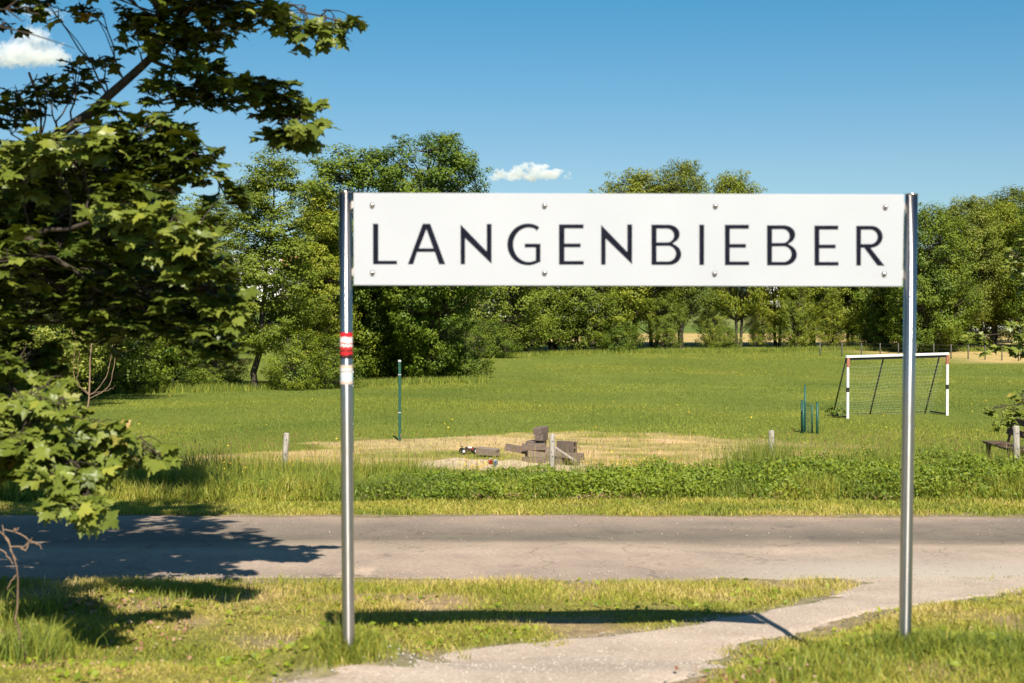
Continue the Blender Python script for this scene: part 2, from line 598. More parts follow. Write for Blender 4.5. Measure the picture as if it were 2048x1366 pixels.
PATH_L = [(470, 1400), (560, 1366), (690, 1340), (790, 1322), (900, 1305), (1080, 1288), (1200, 1275), (1350, 1258), (1480, 1230), (1600, 1210), (1670, 1188), (1700, 1166), (1706, 1158)]
PATH_R = [(1340, 1400), (1400, 1342), (1470, 1305), (1560, 1275), (1640, 1250), (1740, 1226), (1840, 1210), (1940, 1198), (2048, 1182), (2160, 1170), (2230, 1164), (2290, 1157)]
PL = np.array([ground_hit(*p)[:2] for p in PATH_L])
PR = np.array([ground_hit(*p)[:2] for p in PATH_R])
PL = np.vstack([PL[0] + (PL[0] - PL[1]) * 4.0, PL])
PR = np.vstack([PR[0] + (PR[0] - PR[1]) * 4.0, PR])
POLY = np.vstack([PL, PR[::-1]])


def in_poly(x, y, poly):
    x = np.asarray(x); y = np.asarray(y)
    ins = np.zeros(x.shape, bool)
    m = len(poly)
    for i in range(m):
        x1, y1 = poly[i]; x2, y2 = poly[(i + 1) % m]
        c = ((y1 > y) != (y2 > y)) & (x < (x2 - x1) * (y - y1) / (y2 - y1 + 1e-12) + x1)
        ins ^= c
    return ins


def path_dist(x, y):
    """distance to the path outline, negative inside"""
    d = np.full(np.shape(x), 1e9)
    m = len(POLY)
    for i in range(m):
        a = POLY[i]; b = POLY[(i + 1) % m]
        ab = b - a
        t = np.clip(((x - a[0]) * ab[0] + (y - a[1]) * ab[1]) / (ab @ ab + 1e-12), 0, 1)
        d = np.minimum(d, np.hypot(x - a[0] - t * ab[0], y - a[1] - t * ab[1]))
    return np.where(in_poly(x, y, POLY), -d, d)


ROAD0, ROAD1 = 12.05, 16.75


def dryness(x, y):
    """0 green meadow .. 1 bare straw, for the trampled strip beyond the fence"""
    n1 = vnoise(x + 50, (y + 20) * .8, 1.5, 3) * .55 + vnoise(x, y, .5, 4) * .45
    y = y + (vnoise(x + 9, y + 4, 2.4, 71) - .5) * 4.5 + (vnoise(x + 3, y, .8, 72) - .5) * 2.0
    x = x + (vnoise(x, y + 31, 1.6, 73) - .5) * 3.0
    cx = np.interp(y, [23, 25, 27, 30, 32, 34, 36], [-1.0, -1.0, -.8, .3, 2.2, 3.5, 4.2])
    hw = np.interp(y, [22.5, 24, 27, 30, 32, 34, 36.5], [6.2, 6.8, 6.8, 6.2, 5.0, 3.6, 0])
    m = np.clip((hw - np.abs(x - cx)) / 1.6 + .3, 0, 1) * band(y, 22.8, 36, 2)
    return np.clip(m * np.clip(.12 + 2.1 * (n1 - .16), 0, 1.1) * np.interp(x, [-6, 3.6, 7.5], [1, 1, .35]), 0, 1)


xs = np.unique(np.concatenate([np.arange(-13, 13.01, .2), np.sign(np.linspace(-1, 1, 120)) * (13 + 1400 * np.abs(np.linspace(-1, 1, 120)) ** 2.6)]))
ys = np.unique(np.concatenate([np.arange(4.6, 34, .2), np.arange(34, 60, 1.0), np.arange(60, 185, 1.5), np.geomspace(185, 3000, 50), np.array([-60, -30, -10, 0, 3])]))
X, Y = np.meshgrid(xs, ys)
Z = zf(X, Y)
nx, ny = len(xs), len(ys)
idx = np.arange(nx * ny).reshape(ny, nx)
FQ = np.stack([idx[:-1, :-1], idx[:-1, 1:], idx[1:, 1:], idx[1:, :-1]], -1).reshape(-1, 4)


def lerp(c, d, t):
    return c * (1 - t[..., None]) + np.array(d) * t[..., None]


C = np.zeros(X.shape + (3,)) + np.array([.142, .170, .030])
vn = vnoise(X, Y, 1.1, 5)
near = np.clip((12.25 - Y) / .15, 0, 1)
C = lerp(C, (.29, .225, .075), near * (.35 + .5 * vn))
C = lerp(C, (.34, .24, .15), near * np.clip((vnoise(X, Y, .55, 6) - .62) * 5, 0, 1) * .8)
pd = path_dist(X, Y)
C = lerp(C, (.30, .24, .175), np.clip(1 - np.abs(pd) / .18, 0, 1) * near)
vg = band(Y, 16.5, 18.9, .4)
C = lerp(C, (.21, .175, .055), vg * (.5 + .5 * vn))
C = lerp(C, (.30, .225, .15), np.clip(1.3 - np.abs(Y - 16.85) / .28, 0, 1))
C = lerp(C, (.31, .24, .165), np.clip(1.3 - np.abs(Y - 12.02) / .16, 0, 1) * (.5 + .5 * vn))
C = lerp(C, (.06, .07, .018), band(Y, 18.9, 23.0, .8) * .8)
C = lerp(C, (.52, .37, .19), dryness(X, Y))
my = vnoise(X, Y * .5, 9, 8) + .12 * np.clip(np.sin(np.hypot(X + 8, (Y - 30) * .8) * .42) * 1.6, -1, 1)
C = lerp(C, (.125, .145, .022), np.clip((my - .5) * 3, 0, 1) * band(Y, 31, 112, 4) * .6)
fl = np.clip((Y - (123 - np.clip((X - 22) * 3.0, 0, 30))) / 3, 0, 1) * np.clip((168 - Y) / 4, 0, 1) * np.clip((X + 6) / 10, 0, 1)
C = lerp(C, (.46, .34, .14), fl)
hf = np.clip((Y - 168) / 5, 0, 1)
patch = vnoise(X, Y * .6, 60, 9)
C = lerp(C, (.11, .155, .030), hf)
C = lerp(C, (.34, .29, .12), hf * np.clip((patch - .62) * 8, 0, 1))
C = lerp(C, (.05, .075, .018), hf * np.clip((.30 - patch) * 8, 0, 1))
me = np_mesh('ground', np.stack([X, Y, Z], -1).reshape(-1, 3), FQ, smooth=True, col=np.concatenate([C, np.ones(X.shape + (1,))], -1).reshape(-1, 4))
tag(link('ground', me, M_ground), kind='structure')

# road with slightly frayed edges
rx = np.concatenate([np.arange(-90, -12, 3), np.arange(-12, 12, .12), np.arange(12, 91, 3)])
e0 = ROAD0 + (vnoise(rx, rx * 0, .3, 11) - .5) * .20 + (vnoise(rx, rx * 0, 1.9, 12) - .5) * .22
e1 = ROAD1 + (vnoise(rx, rx * 0 + 7, .3, 13) - .5) * .22 + (vnoise(rx, rx * 0 + 3, 1.7, 14) - .5) * .26 - rx * .006
rows = [e0, e0 + .1] + [ROAD0 + .2 + (ROAD1 - ROAD0 - .5) * t for t in np.linspace(0, 1, 8)] + [e1 - .1, e1]
RV = []
for k, r in enumerate(rows):
    r = np.broadcast_to(r, rx.shape)
    RV.append(np.stack([rx, r, zf(rx, r) + (.006 if 0 < k < len(rows) - 1 else -.004)], -1))
RV = np.concatenate(RV)
m = len(rx)
idx = np.arange(m * len(rows)).reshape(len(rows), m)
FQ = np.stack([idx[:-1, :-1], idx[:-1, 1:], idx[1:, 1:], idx[1:, :-1]], -1).reshape(-1, 4)
tag(link('road', np_mesh('road', RV, FQ, smooth=True), M_road), kind='structure')

# gravel path
def resample(poly, n):
    d = np.concatenate([[0], np.cumsum(np.hypot(*np.diff(poly, axis=0).T))])
    t = np.linspace(0, d[-1], n)
    return np.stack([np.interp(t, d, poly[:, 0]), np.interp(t, d, poly[:, 1])], -1)


nP, nC = 150, 14
pl, pr = resample(PL, nP), resample(PR, nP)
jl = (vnoise(np.arange(nP) * 1.0, np.zeros(nP), 4, 21) - .5) * .30 + (vnoise(np.arange(nP) * 1.0, np.zeros(nP), 1.3, 22) - .5) * .14
jr = (vnoise(np.arange(nP) * 1.0, np.zeros(nP), 4, 23) - .5) * .28 + (vnoise(np.arange(nP) * 1.0, np.zeros(nP), 1.3, 24) - .5) * .14
dirv = pr - pl
dirv /= np.linalg.norm(dirv, axis=1)[:, None]
pl = pl + dirv * jl[:, None]
pr = pr + dirv * jr[:, None]
PV = []
for k in range(nC):
    t = k / (nC - 1)
    q = pl * (1 - t) + pr * t
    PV.append(np.stack([q[:, 0], q[:, 1], zf(q[:, 0], q[:, 1]) + (.014 if 0 < k < nC - 1 else -.006)], -1))
PV = np.concatenate(PV)
idx = np.arange(nP * nC).reshape(nC, nP)
FQ = np.stack([idx[:-1, :-1], idx[:-1, 1:], idx[1:, 1:], idx[1:, :-1]], -1).reshape(-1, 4)
tag(link('path', np_mesh('path', PV, FQ, smooth=True), M_path), kind='structure')

# sand patch, a low uneven mound
gx, gy = np.meshgrid(np.linspace(-2.3, 2.2, 60), np.linspace(24.3, 27.6, 40))
rr_ = np.hypot((gx + .1) / 2.2, (gy - 25.9) / 1.45) + (vnoise(gx, gy, .5, 31) - .5) * .5
gz = zf(gx, gy) + np.clip(.9 - rr_, -.08, .5) * (.05 + .20 * vnoise(gx, gy, .34, 32))
idx = np.arange(gx.size).reshape(gx.shape)
FQ = np.stack([idx[:-1, :-1], idx[:-1, 1:], idx[1:, 1:], idx[1:, :-1]], -1).reshape(-1, 4)
tag(link('sand', np_mesh('sand', np.stack([gx, gy, gz], -1).reshape(-1, 3), FQ, smooth=True), M_sand), kind='structure')

# ------------------------------------------------------------------ station sign
D = 7.73
sign = empty('station_sign', (0.0, D, 0.0))
tag(sign, 'white LANGENBIEBER station name board between two steel posts', 'sign')
inv = Matrix.Translation(-sign.location)
gl = lambda px, py, d=D: Vector(P(px, py, d)) - sign.location


def sign_post(top, bot):
    t, b_ = gl(*top), gl(*bot)
    b2 = b_ + (b_ - t) * 0.2
    mb = MB()
    mb.tube([b2, b_, (t + b_) / 2, t], 0.0335, 32)
    o = mb.build('post', M_steel, sign)
    c = MB()
    dz = (t - b_).normalized()
    c.tube([t - dz * .001, t + dz * .006], 0.0345, 32)
    link('cap', c.mesh('cap'), M_steel, o)
    return o, t, b_


pL, tL, bL = sign_post((690.5, 385), (697, 1290))
pR, tR, bR = sign_post((1823, 390), (1810, 1280))

BT = -0.012                                   # front face sits a little before the post axis
c4 = [gl(707.5, 386), gl(1807, 389), gl(1804, 573.5), gl(708, 571)]
mb = MB()
fr = [mb.bm.verts.new(v + Vector((0, BT, 0))) for v in c4]
bk = [mb.bm.verts.new(v + Vector((0, BT + .024, 0))) for v in c4]
mb.bm.faces.new(fr)
mb.bm.faces.new(bk[::-1])
for i in range(4):
    mb.bm.faces.new((fr[i], bk[i], bk[(i + 1) % 4], fr[(i + 1) % 4]))
bmesh.ops.bevel(mb.bm, geom=list(mb.bm.edges), offset=.003, segments=2, affect='EDGES')
mb.build('board', M_board, sign)

for (x0, x1, y0, y1) in [(694, 712, 402, 417), (694, 712, 537, 552), (1801, 1816, 405, 421), (1799, 1812, 540, 556)]:
    a_, b_ = gl(x0, y0), gl(x1, y1)
    mb = MB()
    mb.box((abs(b_.x - a_.x), .022, abs(a_.z - b_.z)), ((a_.x + b_.x) / 2, BT + .037, (a_.z + b_.z) / 2), bevel=.003)
    mb.build('bracket', M_bracket, sign)

dome = MB()
dome.lathe([(.0135, 0), (.0135, .003), (.0115, .008), (.007, .0115), (.002, .013)], 16, Matrix.Rotation(math.pi / 2, 4, 'X'))
dome_me = dome.mesh('bolt')
for (x, y) in [(745, 411), (1089, 412), (1430, 412.5), (1769.5, 414.5), (745.5, 546), (1089, 546), (1428.5, 547.5), (1767, 548)]:
    link('bolt', dome_me, M_bolt, sign, gl(x, y) + Vector((0, BT - .0005, 0)))


def arc(cx, cy, rx_, ry_, a0, a1, n=14):
    return [(cx + rx_ * math.cos(R(a0 + (a1 - a0) * i / n)), cy - ry_ * math.sin(R(a0 + (a1 - a0) * i / n))) for i in range(n + 1)]


def letter(ch, loops):
    """loops: outline loops in picture pixels; the first is the outside, the rest are counters"""
    cu = bpy.data.curves.new('letter', 'CURVE')
    cu.dimensions = '2D'
    cu.fill_mode = 'BOTH'
    cu.extrude = .0012
    for lp in loops:
        s = cu.splines.new('POLY')
        s.points.add(len(lp) - 1)
        for k, (x, y) in enumerate(lp):
            v = gl(x, y)
            s.points[k].co = (v.x, v.z, 0, 1)
        s.use_cyclic_u = True
    tmp = bpy.data.objects.new('tmp', cu)
    dg = bpy.context.evaluated_depsgraph_get()
    COL.objects.link(tmp)
    dg.update()
    me = bpy.data.meshes.new_from_object(tmp.evaluated_get(dg))
    bpy.data.objects.remove(tmp)
    o = link('letter', me, M_ink, sign)
    me.materials.clear()
    me.materials.append(M_ink)
    o.rotation_euler = (math.pi / 2, 0, 0)
    o.location = (0, gl(1024, 480).y + BT - .0014, 0)
    o['label'] = 'dark navy letter ' + ch
    return o


def E_(x0, x1, xa, xm, t, b_):
    th = 7.0
    ym = (t + b_) / 2 - 2.0
    letter('E', [[(x0, t), (xa, t), (xa, t + th), (x1, t + th), (x1, ym), (xm, ym), (xm, ym + th), (x1, ym + th), (x1, b_ - 7.4), (xa + .6, b_ - 7.4), (xa + .6, b_), (x0, b_)]])


def N_(dx, dy):
    letter('N', [[(x + dx, y + dy) for x, y in [(921.4, 449.4), (973.7, 503.2), (973.7, 448.4), (983.2, 448.4), (983.2, 528.0), (930.3, 475.5), (930.3, 528.8), (921.4, 528.8)]]])


def B_(x0, t, b_):
    s = x0 - 1302.5
    tm = t + 38.2
    outer = [(x0, t)] + [(x0 + 33, t)] + arc(x0 + 33, t + 18.8, 23.2, 18.8, 90, -70, 16)[1:] + [(x0 + 43.4, tm - .3)] + arc(x0 + 35.5, b_ - 21.3, 24, 21.3, 66, -90, 16) + [(x0, b_)]
    c1 = [(x0 + 10, t + 6.8)] + arc(x0 + 31.5, t + 21, 13.6, 14.2, 90, -90, 14) + [(x0 + 10, t + 35.2)]
    c2 = [(x0 + 10, t + 41.8)] + arc(x0 + 33, b_ - 22.8, 15.8, 15.8, 90, -90, 14) + [(x0 + 10, b_ - 7)]
    letter('B', [outer, c1, c2])


letter('L', [[(746.6, 447.9), (757.2, 447.9), (757.2, 521.8), (794.3, 521.8), (794.3, 528.8), (746.6, 528.8)]])
letter('A', [[(845.9, 448), (860.7, 448), (890.8, 528.8), (878.3, 528.8), (870.0, 503.8), (834.7, 503.8), (826.8, 528.8), (816.0, 528.8)], [(853.3, 457.5), (838.2, 497), (867.3, 497)]])
N_(0, 0)
go = [(1078.2, 455.4)] + arc(1056, 489.2, 41.3, 41.6, 60, 300, 34) + [(1080.8, 524.4), (1080.8, 487.8), (1049.6, 487.8), (1049.6, 494.7), (1071.5, 494.7), (1071.5, 521.4)] + arc(1057.5, 489.2, 31.2, 34.9, 292, 64, 30) + [(1073.2, 461.3)]
letter('G', [go])
E_(1117.9, 1128.7, 1166.7, 1161.1, 449.2, 529.6)
N_(280.6, .9)
B_(1302.5, 449.8, 530.1)
letter('I', [[(1398.1, 449.8), (1407.5, 449.8), (1407.5, 530.3), (1398.1, 530.3)]])
E_(1449.1, 1458.7, 1496.8, 1491.1, 450, 530.6)
B_(1533.2, 451, 531)
E_(1627.9, 1637.5, 1675.2, 1669.9, 451.6, 531.4)
letter('R', [[(1711.4, 452), (1741, 452)] + arc(1741, 473.6, 22.9, 21.6, 90, -75, 16)[1:] + [(1739.5, 496), (1768, 532), (1753.5, 531.4), (1727, 495.4), (1720.6, 495.4), (1720.6, 531.4), (1711.4, 531.4)],
             [(1720.6, 458.8)] + arc(1740, 473.6, 14, 14.8, 90, -90, 14) + [(1720.6, 488.4)]])


def sticker(y0, y1, mat, lab):
    t0 = (y0 - 385) / (1290 - 385)
    t1 = (y1 - 385) / (1290 - 385)
    a_, b_ = tL.lerp(bL, t0), tL.lerp(bL, t1)
    V, Fq = [], []
    n_ = 18
    for i in range(n_ + 1):
        an = math.pi * (1.0 + .02) + math.pi * .98 * i / n_
        off = Vector((math.cos(an) * .0345, math.sin(an) * .0345, 0))
        V += [b_ + off, a_ + off]
    for i in range(n_):
        Fq.append([2 * i, 2 * i + 2, 2 * i + 3, 2 * i + 1])
    o = link('sticker', np_mesh('sticker', V, Fq, smooth=True), mat, sign)
    o['label'] = lab


sticker(665, 717, M_stick1, 'red, white and black sticker on the left post')
sticker(730, 768, M_stick2, 'faded pale sticker below the red one')

# ------------------------------------------------------------------ vegetation builders
TRI_BLADE = np.array([[0, 1, 3], [0, 3, 2], [2, 3, 4]])


def frames_from_normal(nrm, ang):
    up = np.zeros_like(nrm); up[:, 0] = 1
    alt = np.abs(nrm[:, 0]) > .9
    up[alt] = (0, 1, 0)
    a = np.cross(nrm, up)
    a /= np.linalg.norm(a, axis=1)[:, None]
    b_ = np.cross(nrm, a)
    ca, sa = np.cos(ang)[:, None], np.sin(ang)[:, None]
    return a * ca + b_ * sa, -a * sa + b_ * ca


def leaf_quads(c, nrm, size, aspect=.62, r=rng, fold=.18):
    """rhombic folded leaves, two triangles each"""
    n_ = len(c)
    nrm = nrm / np.linalg.norm(nrm, axis=1)[:, None]
    u, v = frames_from_normal(nrm, r.random(n_) * 2 * np.pi)
    s = size[:, None]
    V = np.stack([c - u * s * .5, c + v * s * aspect * .5 + nrm * s * fold * .5, c + u * s * .5, c - v * s * aspect * .5 + nrm * s * fold * .5], 1)
    base = (np.arange(n_) * 4)[:, None]
    Fc = np.concatenate([base + np.array([[0, 2, 1]]), base + np.array([[0, 3, 2]])], 1).reshape(-1, 3)
    return V.reshape(-1, 3), Fc


def blades(x, y, h, wd, lean, tint, z=None, r=rng):
    n_ = len(x)
    z = zf(x, y) if z is None else z
    a = r.random(n_) * 2 * np.pi
    la = r.random(n_) * 2 * np.pi
    wx, wy = np.cos(a) * wd / 2, np.sin(a) * wd / 2
    lx, ly = np.cos(la) * lean * h, np.sin(la) * lean * h
    o = np.stack([x, y, z - .01], -1)
    wv = np.stack([wx, wy, 0 * wx], -1)
    mid = o + np.stack([lx * .35, ly * .35, h * .58], -1)
    tip = o + np.stack([lx, ly, h * (1 - .25 * lean)], -1)
    V = np.stack([o - wv, o + wv, mid - wv * .8, mid + wv * .8, tip], 1).reshape(-1, 3)
    Fc = ((np.arange(n_) * 5)[:, None, None] + TRI_BLADE[None]).reshape(-1, 3)
    return V, Fc, np.repeat(tint, 3)


def blades1(x, y, h, wd, lean, tint, r=rng):
    n_ = len(x)
    z = zf(x, y)
    a = r.random(n_) * np.pi
    la = r.random(n_) * 2 * np.pi
    o = np.stack([x, y, z - .01], -1)
    wv = np.stack([np.cos(a) * wd / 2, np.sin(a) * wd / 2, 0 * a], -1)
    tip = o + np.stack([np.cos(la) * lean * h, np.sin(la) * lean * h, h], -1)
    V = np.stack([o - wv, o + wv, tip], 1).reshape(-1, 3)
    return V, np.arange(n_ * 3).reshape(-1, 3), tint


def join(parts):
    Vs, Fs, Ts, off = [], [], [], 0
    for V, Fc, T in parts:
        Vs.append(V); Fs.append(Fc + off); Ts.append(T)
        off += len(V)
    return np.concatenate(Vs), np.concatenate(Fs), np.concatenate(Ts)


def stuff(name, parts, mat):
    V, Fc, T = join(parts)
    return tag(link(name, np_mesh(name, V, Fc, tint=T), mat), kind='stuff')


class Tree:
    """trunk and branch tubes plus leaf clumps, in local coordinates with the base at the origin"""
    def __init__(self, seed):
        self.r = np.random.default_rng(seed)
        self.mb = MB()
        self.C = []          # clumps: centre, radii, n, tint

    def limb(self, pts, r0, r1, n=6, wob=.0, seg=6):
        pts = np.asarray(pts, float)
        d = np.concatenate([[0], np.cumsum(np.linalg.norm(np.diff(pts, axis=0), axis=1))])
        t = np.linspace(0, d[-1], seg + 1)
        q = np.stack([np.interp(t, d, pts[:, k]) for k in range(3)], -1)
        q[1:-1] += self.r.normal(0, wob, q[1:-1].shape)
        self.mb.tube(q, list(np.linspace(r0, r1, seg + 1)), n, cap=False)
        return q

    def leaves(self, size, up=.6, jitter=1.0, tspread=.16, aspect=.62, outward=.5, center=None):
        r = self.r
        Cs, Ns, Ts = [], [], []
        cc = np.array(center if center is not None else np.mean([c[0] for c in self.C], axis=0))
        for (c, rad, n_, tint) in self.C:
            p = r.normal(0, 1, (n_, 3))
            p /= np.linalg.norm(p, axis=1)[:, None]
            p *= (r.random(n_) ** .45)[:, None]
            Cs.append(c + p * rad)
            o = (c - cc); o = o / (np.linalg.norm(o) + 1e-6)
            nn = np.array([0, 0, up]) + o * outward + p * .85 + r.normal(0, .30 * jitter, (n_, 3))
            Ns.append(nn)
            Ts.append(np.clip(tint + r.normal(0, tspread, n_), 0, 1))
        Cs, Ns, Ts = np.concatenate(Cs), np.concatenate(Ns), np.concatenate(Ts)
        sz = size * r.uniform(.65, 1.3, len(Cs))
        V, Fc = leaf_quads(Cs, Ns, sz, aspect, r)
        return np_mesh('crown', V, Fc, tint=np.repeat(Ts, 2))


def make_tree(seed, H, prof, lean=(0, 0), trunk_r=.16, n_clump=180, n_leaf=130, leaf=.13, clump=(.55, .38), base_t=.0, stems=1, tint0=.5, rise=.5, spread=.0, hollow=.55, outward=.5):
    """prof: list of (height fraction, half width m). returns (trunk mesh, crown mesh)"""
    T = Tree(seed)
    r = T.r
    ph = np.array([p[0] for p in prof]) * H
    pw = np.array([p[1] for p in prof])
    trunks = []
    for s in range(stems):
        az = 2 * np.pi * s / max(stems, 1) + r.random()
        k = spread * (0 if stems == 1 else 1)
        pts = [np.array([math.cos(az) * .15 * (stems > 1), math.sin(az) * .15 * (stems > 1), -.3])]
        for t in (.25, .5, .75, .93):
            pts.append(np.array([lean[0] * t + math.cos(az) * k * t, lean[1] * t + math.sin(az) * k * t, t * H]))
        tr = T.limb(pts, trunk_r * (1 if stems == 1 else .72), .02, 7, .07, 10)
        trunks.append(tr)
    areas = pw / pw.sum()
    zz = np.linspace(ph[0], ph[-1], 200)
    ww = np.interp(zz, ph, pw)
    cdf = np.cumsum(ww ** 1.1 * (1 + .5 * (zz > .8 * H)) + .02); cdf /= cdf[-1]
    lump = r.normal(0, 1, (5, 3))
    for i in range(n_clump):
        z = np.interp(r.random(), cdf, zz)
        wmax = np.interp(z, ph, pw)
        az = r.random() * 2 * np.pi
        q = wmax * (hollow + (1 - hollow) * r.random()) if r.random() < .8 else wmax * r.random()
        lm = 1 + .16 * math.sin(3 * az + lump[0, 0] + z * .9) + .12 * math.sin(5 * az + lump[1, 1] - z * 1.7)
        q *= lm
        t = np.clip(z / H, 0, 1)
        c = np.array([lean[0] * t + math.cos(az) * q, lean[1] * t + math.sin(az) * q, z])
        tr = trunks[r.integers(len(trunks))]
        zb = max(.06 * H, z - rise * q - .15)
        k = np.argmin(np.abs(tr[:, 2] - zb))
        b0 = tr[k]
        mid = b0 * .5 + c * .5 + np.array([0, 0, -.08 * q if rise > 0 else .08 * q])
        T.limb([b0, mid, c], .018 + .012 * q * trunk_r / .16, .008, 4, .03, 4)
        s = r.uniform(.7, 1.3)
        rad = np.array([clump[0] * s, clump[0] * s, clump[1] * s])
        T.C.append((c, rad, int(n_leaf * s), tint0 + r.normal(0, .19)))
        if r.random() < .5:                                     # a twig of leaves that breaks the outline
            o = c - np.array([lean[0] * t, lean[1] * t, z - .3 * wmax])
            o /= np.linalg.norm(o) + 1e-6
            T.C.append((c + o * clump[0] * s * 1.1, rad * .42, int(n_leaf * .22), tint0 + .06))
    cm = T.leaves(leaf, outward=outward)
    return T.mb.mesh('trunk'), cm


PROTO = {}


def proto(key, *a, **k):
    PROTO[key] = make_tree(*a, **k)


full = [(0.02, .52), (.22, .58), (.38, .8), (.5, 1.0), (.7, .97), (.84, .85), (.93, .62), (1.0, .3)]
proto('dense', 11, 12.4, [(f, w_ * 3.6) for f, w_ in full], lean=(.0, -4.2), trunk_r=.22, n_clump=330, n_leaf=150, leaf=.16, clump=(.64, .40), tint0=.5, hollow=.7)
proto('dense3', 21, 12.0, [(f, w_ * 3.1) for f, w_ in full], lean=(.2, -3.8), trunk_r=.2, n_clump=290, n_leaf=150, leaf=.16, clump=(.62, .40), tint0=.48, hollow=.7)
proto('dense2', 12, 12.0, [(f, w_ * 3.1) for f, w_ in full], trunk_r=.2, n_clump=290, n_leaf=150, leaf=.16, clump=(.62, .40), tint0=.46, hollow=.7)
cone = [(.16, 1.3), (.3, 2.3), (.5, 2.35), (.68, 1.9), (.82, 1.5), (.93, .9), (1.0, .2)]
proto('alder', 13, 11.0, cone, lean=(.9, 0), trunk_r=.17, n_clump=300, n_leaf=120, leaf=.125, clump=(.62, .24), tint0=.5, rise=.15, hollow=.45)
proto('alder2', 14, 10.0, [(f, w_ * 1.05) for f, w_ in cone], lean=(-.3, .3), trunk_r=.16, n_clump=300, n_leaf=120, leaf=.125, clump=(.6, .26), tint0=.55, rise=.2, hollow=.45)
crownp = [(.17, 1.2), (.26, 2.8), (.42, 3.5), (.62, 3.6), (.8, 3.2), (.92, 2.2), (1.0, .9)]
proto('line', 15, 13.5, crownp, lean=(.4, 0), trunk_r=.24, n_clump=340, n_leaf=110, leaf=.175, clump=(.85, .5), tint0=.5, stems=3, spread=1.7, hollow=.55)
proto('line2', 16, 12.5, [(f, w_ * .95) for f, w_ in crownp], lean=(-.6, 0), trunk_r=.24, n_clump=330, n_leaf=110, leaf=.175, clump=(.85, .48), tint0=.55, stems=2, spread=1.5, hollow=.55)
proto('round', 17, 10.5, [(.05, 2.2), (.15, 3.0), (.45, 3.5), (.65, 3.3), (.85, 2.5), (.96, 1.3), (1., .6)], trunk_r=.2, n_clump=340, n_leaf=110, leaf=.16, clump=(.75, .5), tint0=.5, stems=2, spread=1.2, hollow=.65)
proto('shrub', 18, 3.2, [(.05, 1.5), (.3, 2.0), (.6, 1.7), (.85, 1.0), (1., .3)], trunk_r=.08, n_clump=110, n_leaf=90, leaf=.10, clump=(.42, .32), tint0=.45, stems=4, spread=1.0, hollow=.5)
proto('hedge', 19, 7.2, [(.05, 1.8), (.2, 2.5), (.45, 2.8), (.7, 2.3), (.9, 1.3), (1., .4)], trunk_r=.13, n_clump=190, n_leaf=95, leaf=.145, clump=(.62, .45), tint0=.5, stems=4, spread=1.5, hollow=.5)
proto('ash', 20, 8.5, [(.06, 1.6), (.2, 2.3), (.45, 2.5), (.7, 2.1), (.9, 1.1), (1., .3)], trunk_r=.15, n_clump=200, n_leaf=95, leaf=.125, clump=(.55, .34), tint0=.55, rise=.3, hollow=.55)
for k in PROTO:
    PROTO[k][0].materials.append(M_bark)
MATS = {'dense': M_leaf_dark, 'dense2': M_leaf_dark, 'dense3': M_leaf_dark, 'alder': M_leaf_alder, 'alder2': M_leaf_alder, 'line': M_leaf_olive, 'line2': M_leaf_alder, 'round': M_leaf_dark, 'shrub': M_leaf_dark, 'hedge': M_leaf_alder, 'ash': M_leaf_pale}
HT = {'dense': 12.4, 'dense2': 12.0, 'dense3': 12.0, 'alder': 11.0, 'alder2': 10.0, 'line': 13.5, 'line2': 12.5, 'round': 10.5, 'shrub': 3.2, 'hedge': 7.2, 'ash': 8.5}
for k in PROTO:
    PROTO[k][1].materials.append(MATS[k])


def plant(key, px, d, top, label, group, name='tree', cat='tree', rz=0., wide=1.0, hscale=None):
    """one tree: an Empty at the foot with its trunk and its crown"""
    x = (px - 1024) / F * d
    z0 = float(zf(x, d))
    h = P(px, top, d)[2] - z0 if hscale is None else HT[key] * hscale
    s = h / HT[key]
    e = empty(name, (x, d, z0), rz)
    e.scale = (s * wide, s * wide, s)
    tag(e, label, cat, group)
    link('trunk', PROTO[key][0], None, e)
    link('crown', PROTO[key][1], None, e)
    return e


# left group, behind the maple
gL = 'trees along the left edge of the meadow'
plant('ash', 40, 50, 330, 'pale ash-like tree behind the lowest maple branches at far left', gL, 'ash_tree', rz=.4, wide=1.15)
plant('ash', 150, 56, 300, 'pale feathery tree behind the bare upright sapling', gL, 'ash_tree', rz=2.4, wide=1.1)
plant('round', 255, 66, 340, 'round tree behind the maple beside the pale feathery tree', gL, 'broadleaf_tree', rz=1.2)
plant('dense2', 345, 73, 410, 'dark tree half covered by the maple, second left of the slender alder', gL, 'broadleaf_tree', rz=.3)
plant('alder2', 430, 70, 392, 'yellowish tree just left of the slender leaning alder', gL, 'alder_tree', rz=2.)
plant('alder', 512, 66, 298, 'slender airy alder with leaning dark trunk left of the sign', gL, 'alder_tree', rz=0.0)
plant('alder2', 630, 73, 385, 'yellow-green alder directly behind the left sign post', gL, 'alder_tree', rz=4.2, wide=.9)
plant('alder', 668, 78, 400, 'thin alder between left sign post and the dense dark tree', gL, 'alder_tree', rz=2.9, wide=.85)
gB = 'dense trees behind the left end of the sign'
plant('dense3', 722, 78.5, 316, 'lower dense dark tree behind the first letters of the sign', gB, 'broadleaf_tree', rz=0., wide=1.02)
plant('dense', 865, 77, 288, 'tallest dense rounded dark tree behind the sign with deep shade at its foot', gB, 'broadleaf_tree', rz=0., wide=.88)
plant('round', 800, 84, 400, 'shaded tree filling the gap behind the two dense dark trees', gB, 'broadleaf_tree', rz=1., wide=1.1)
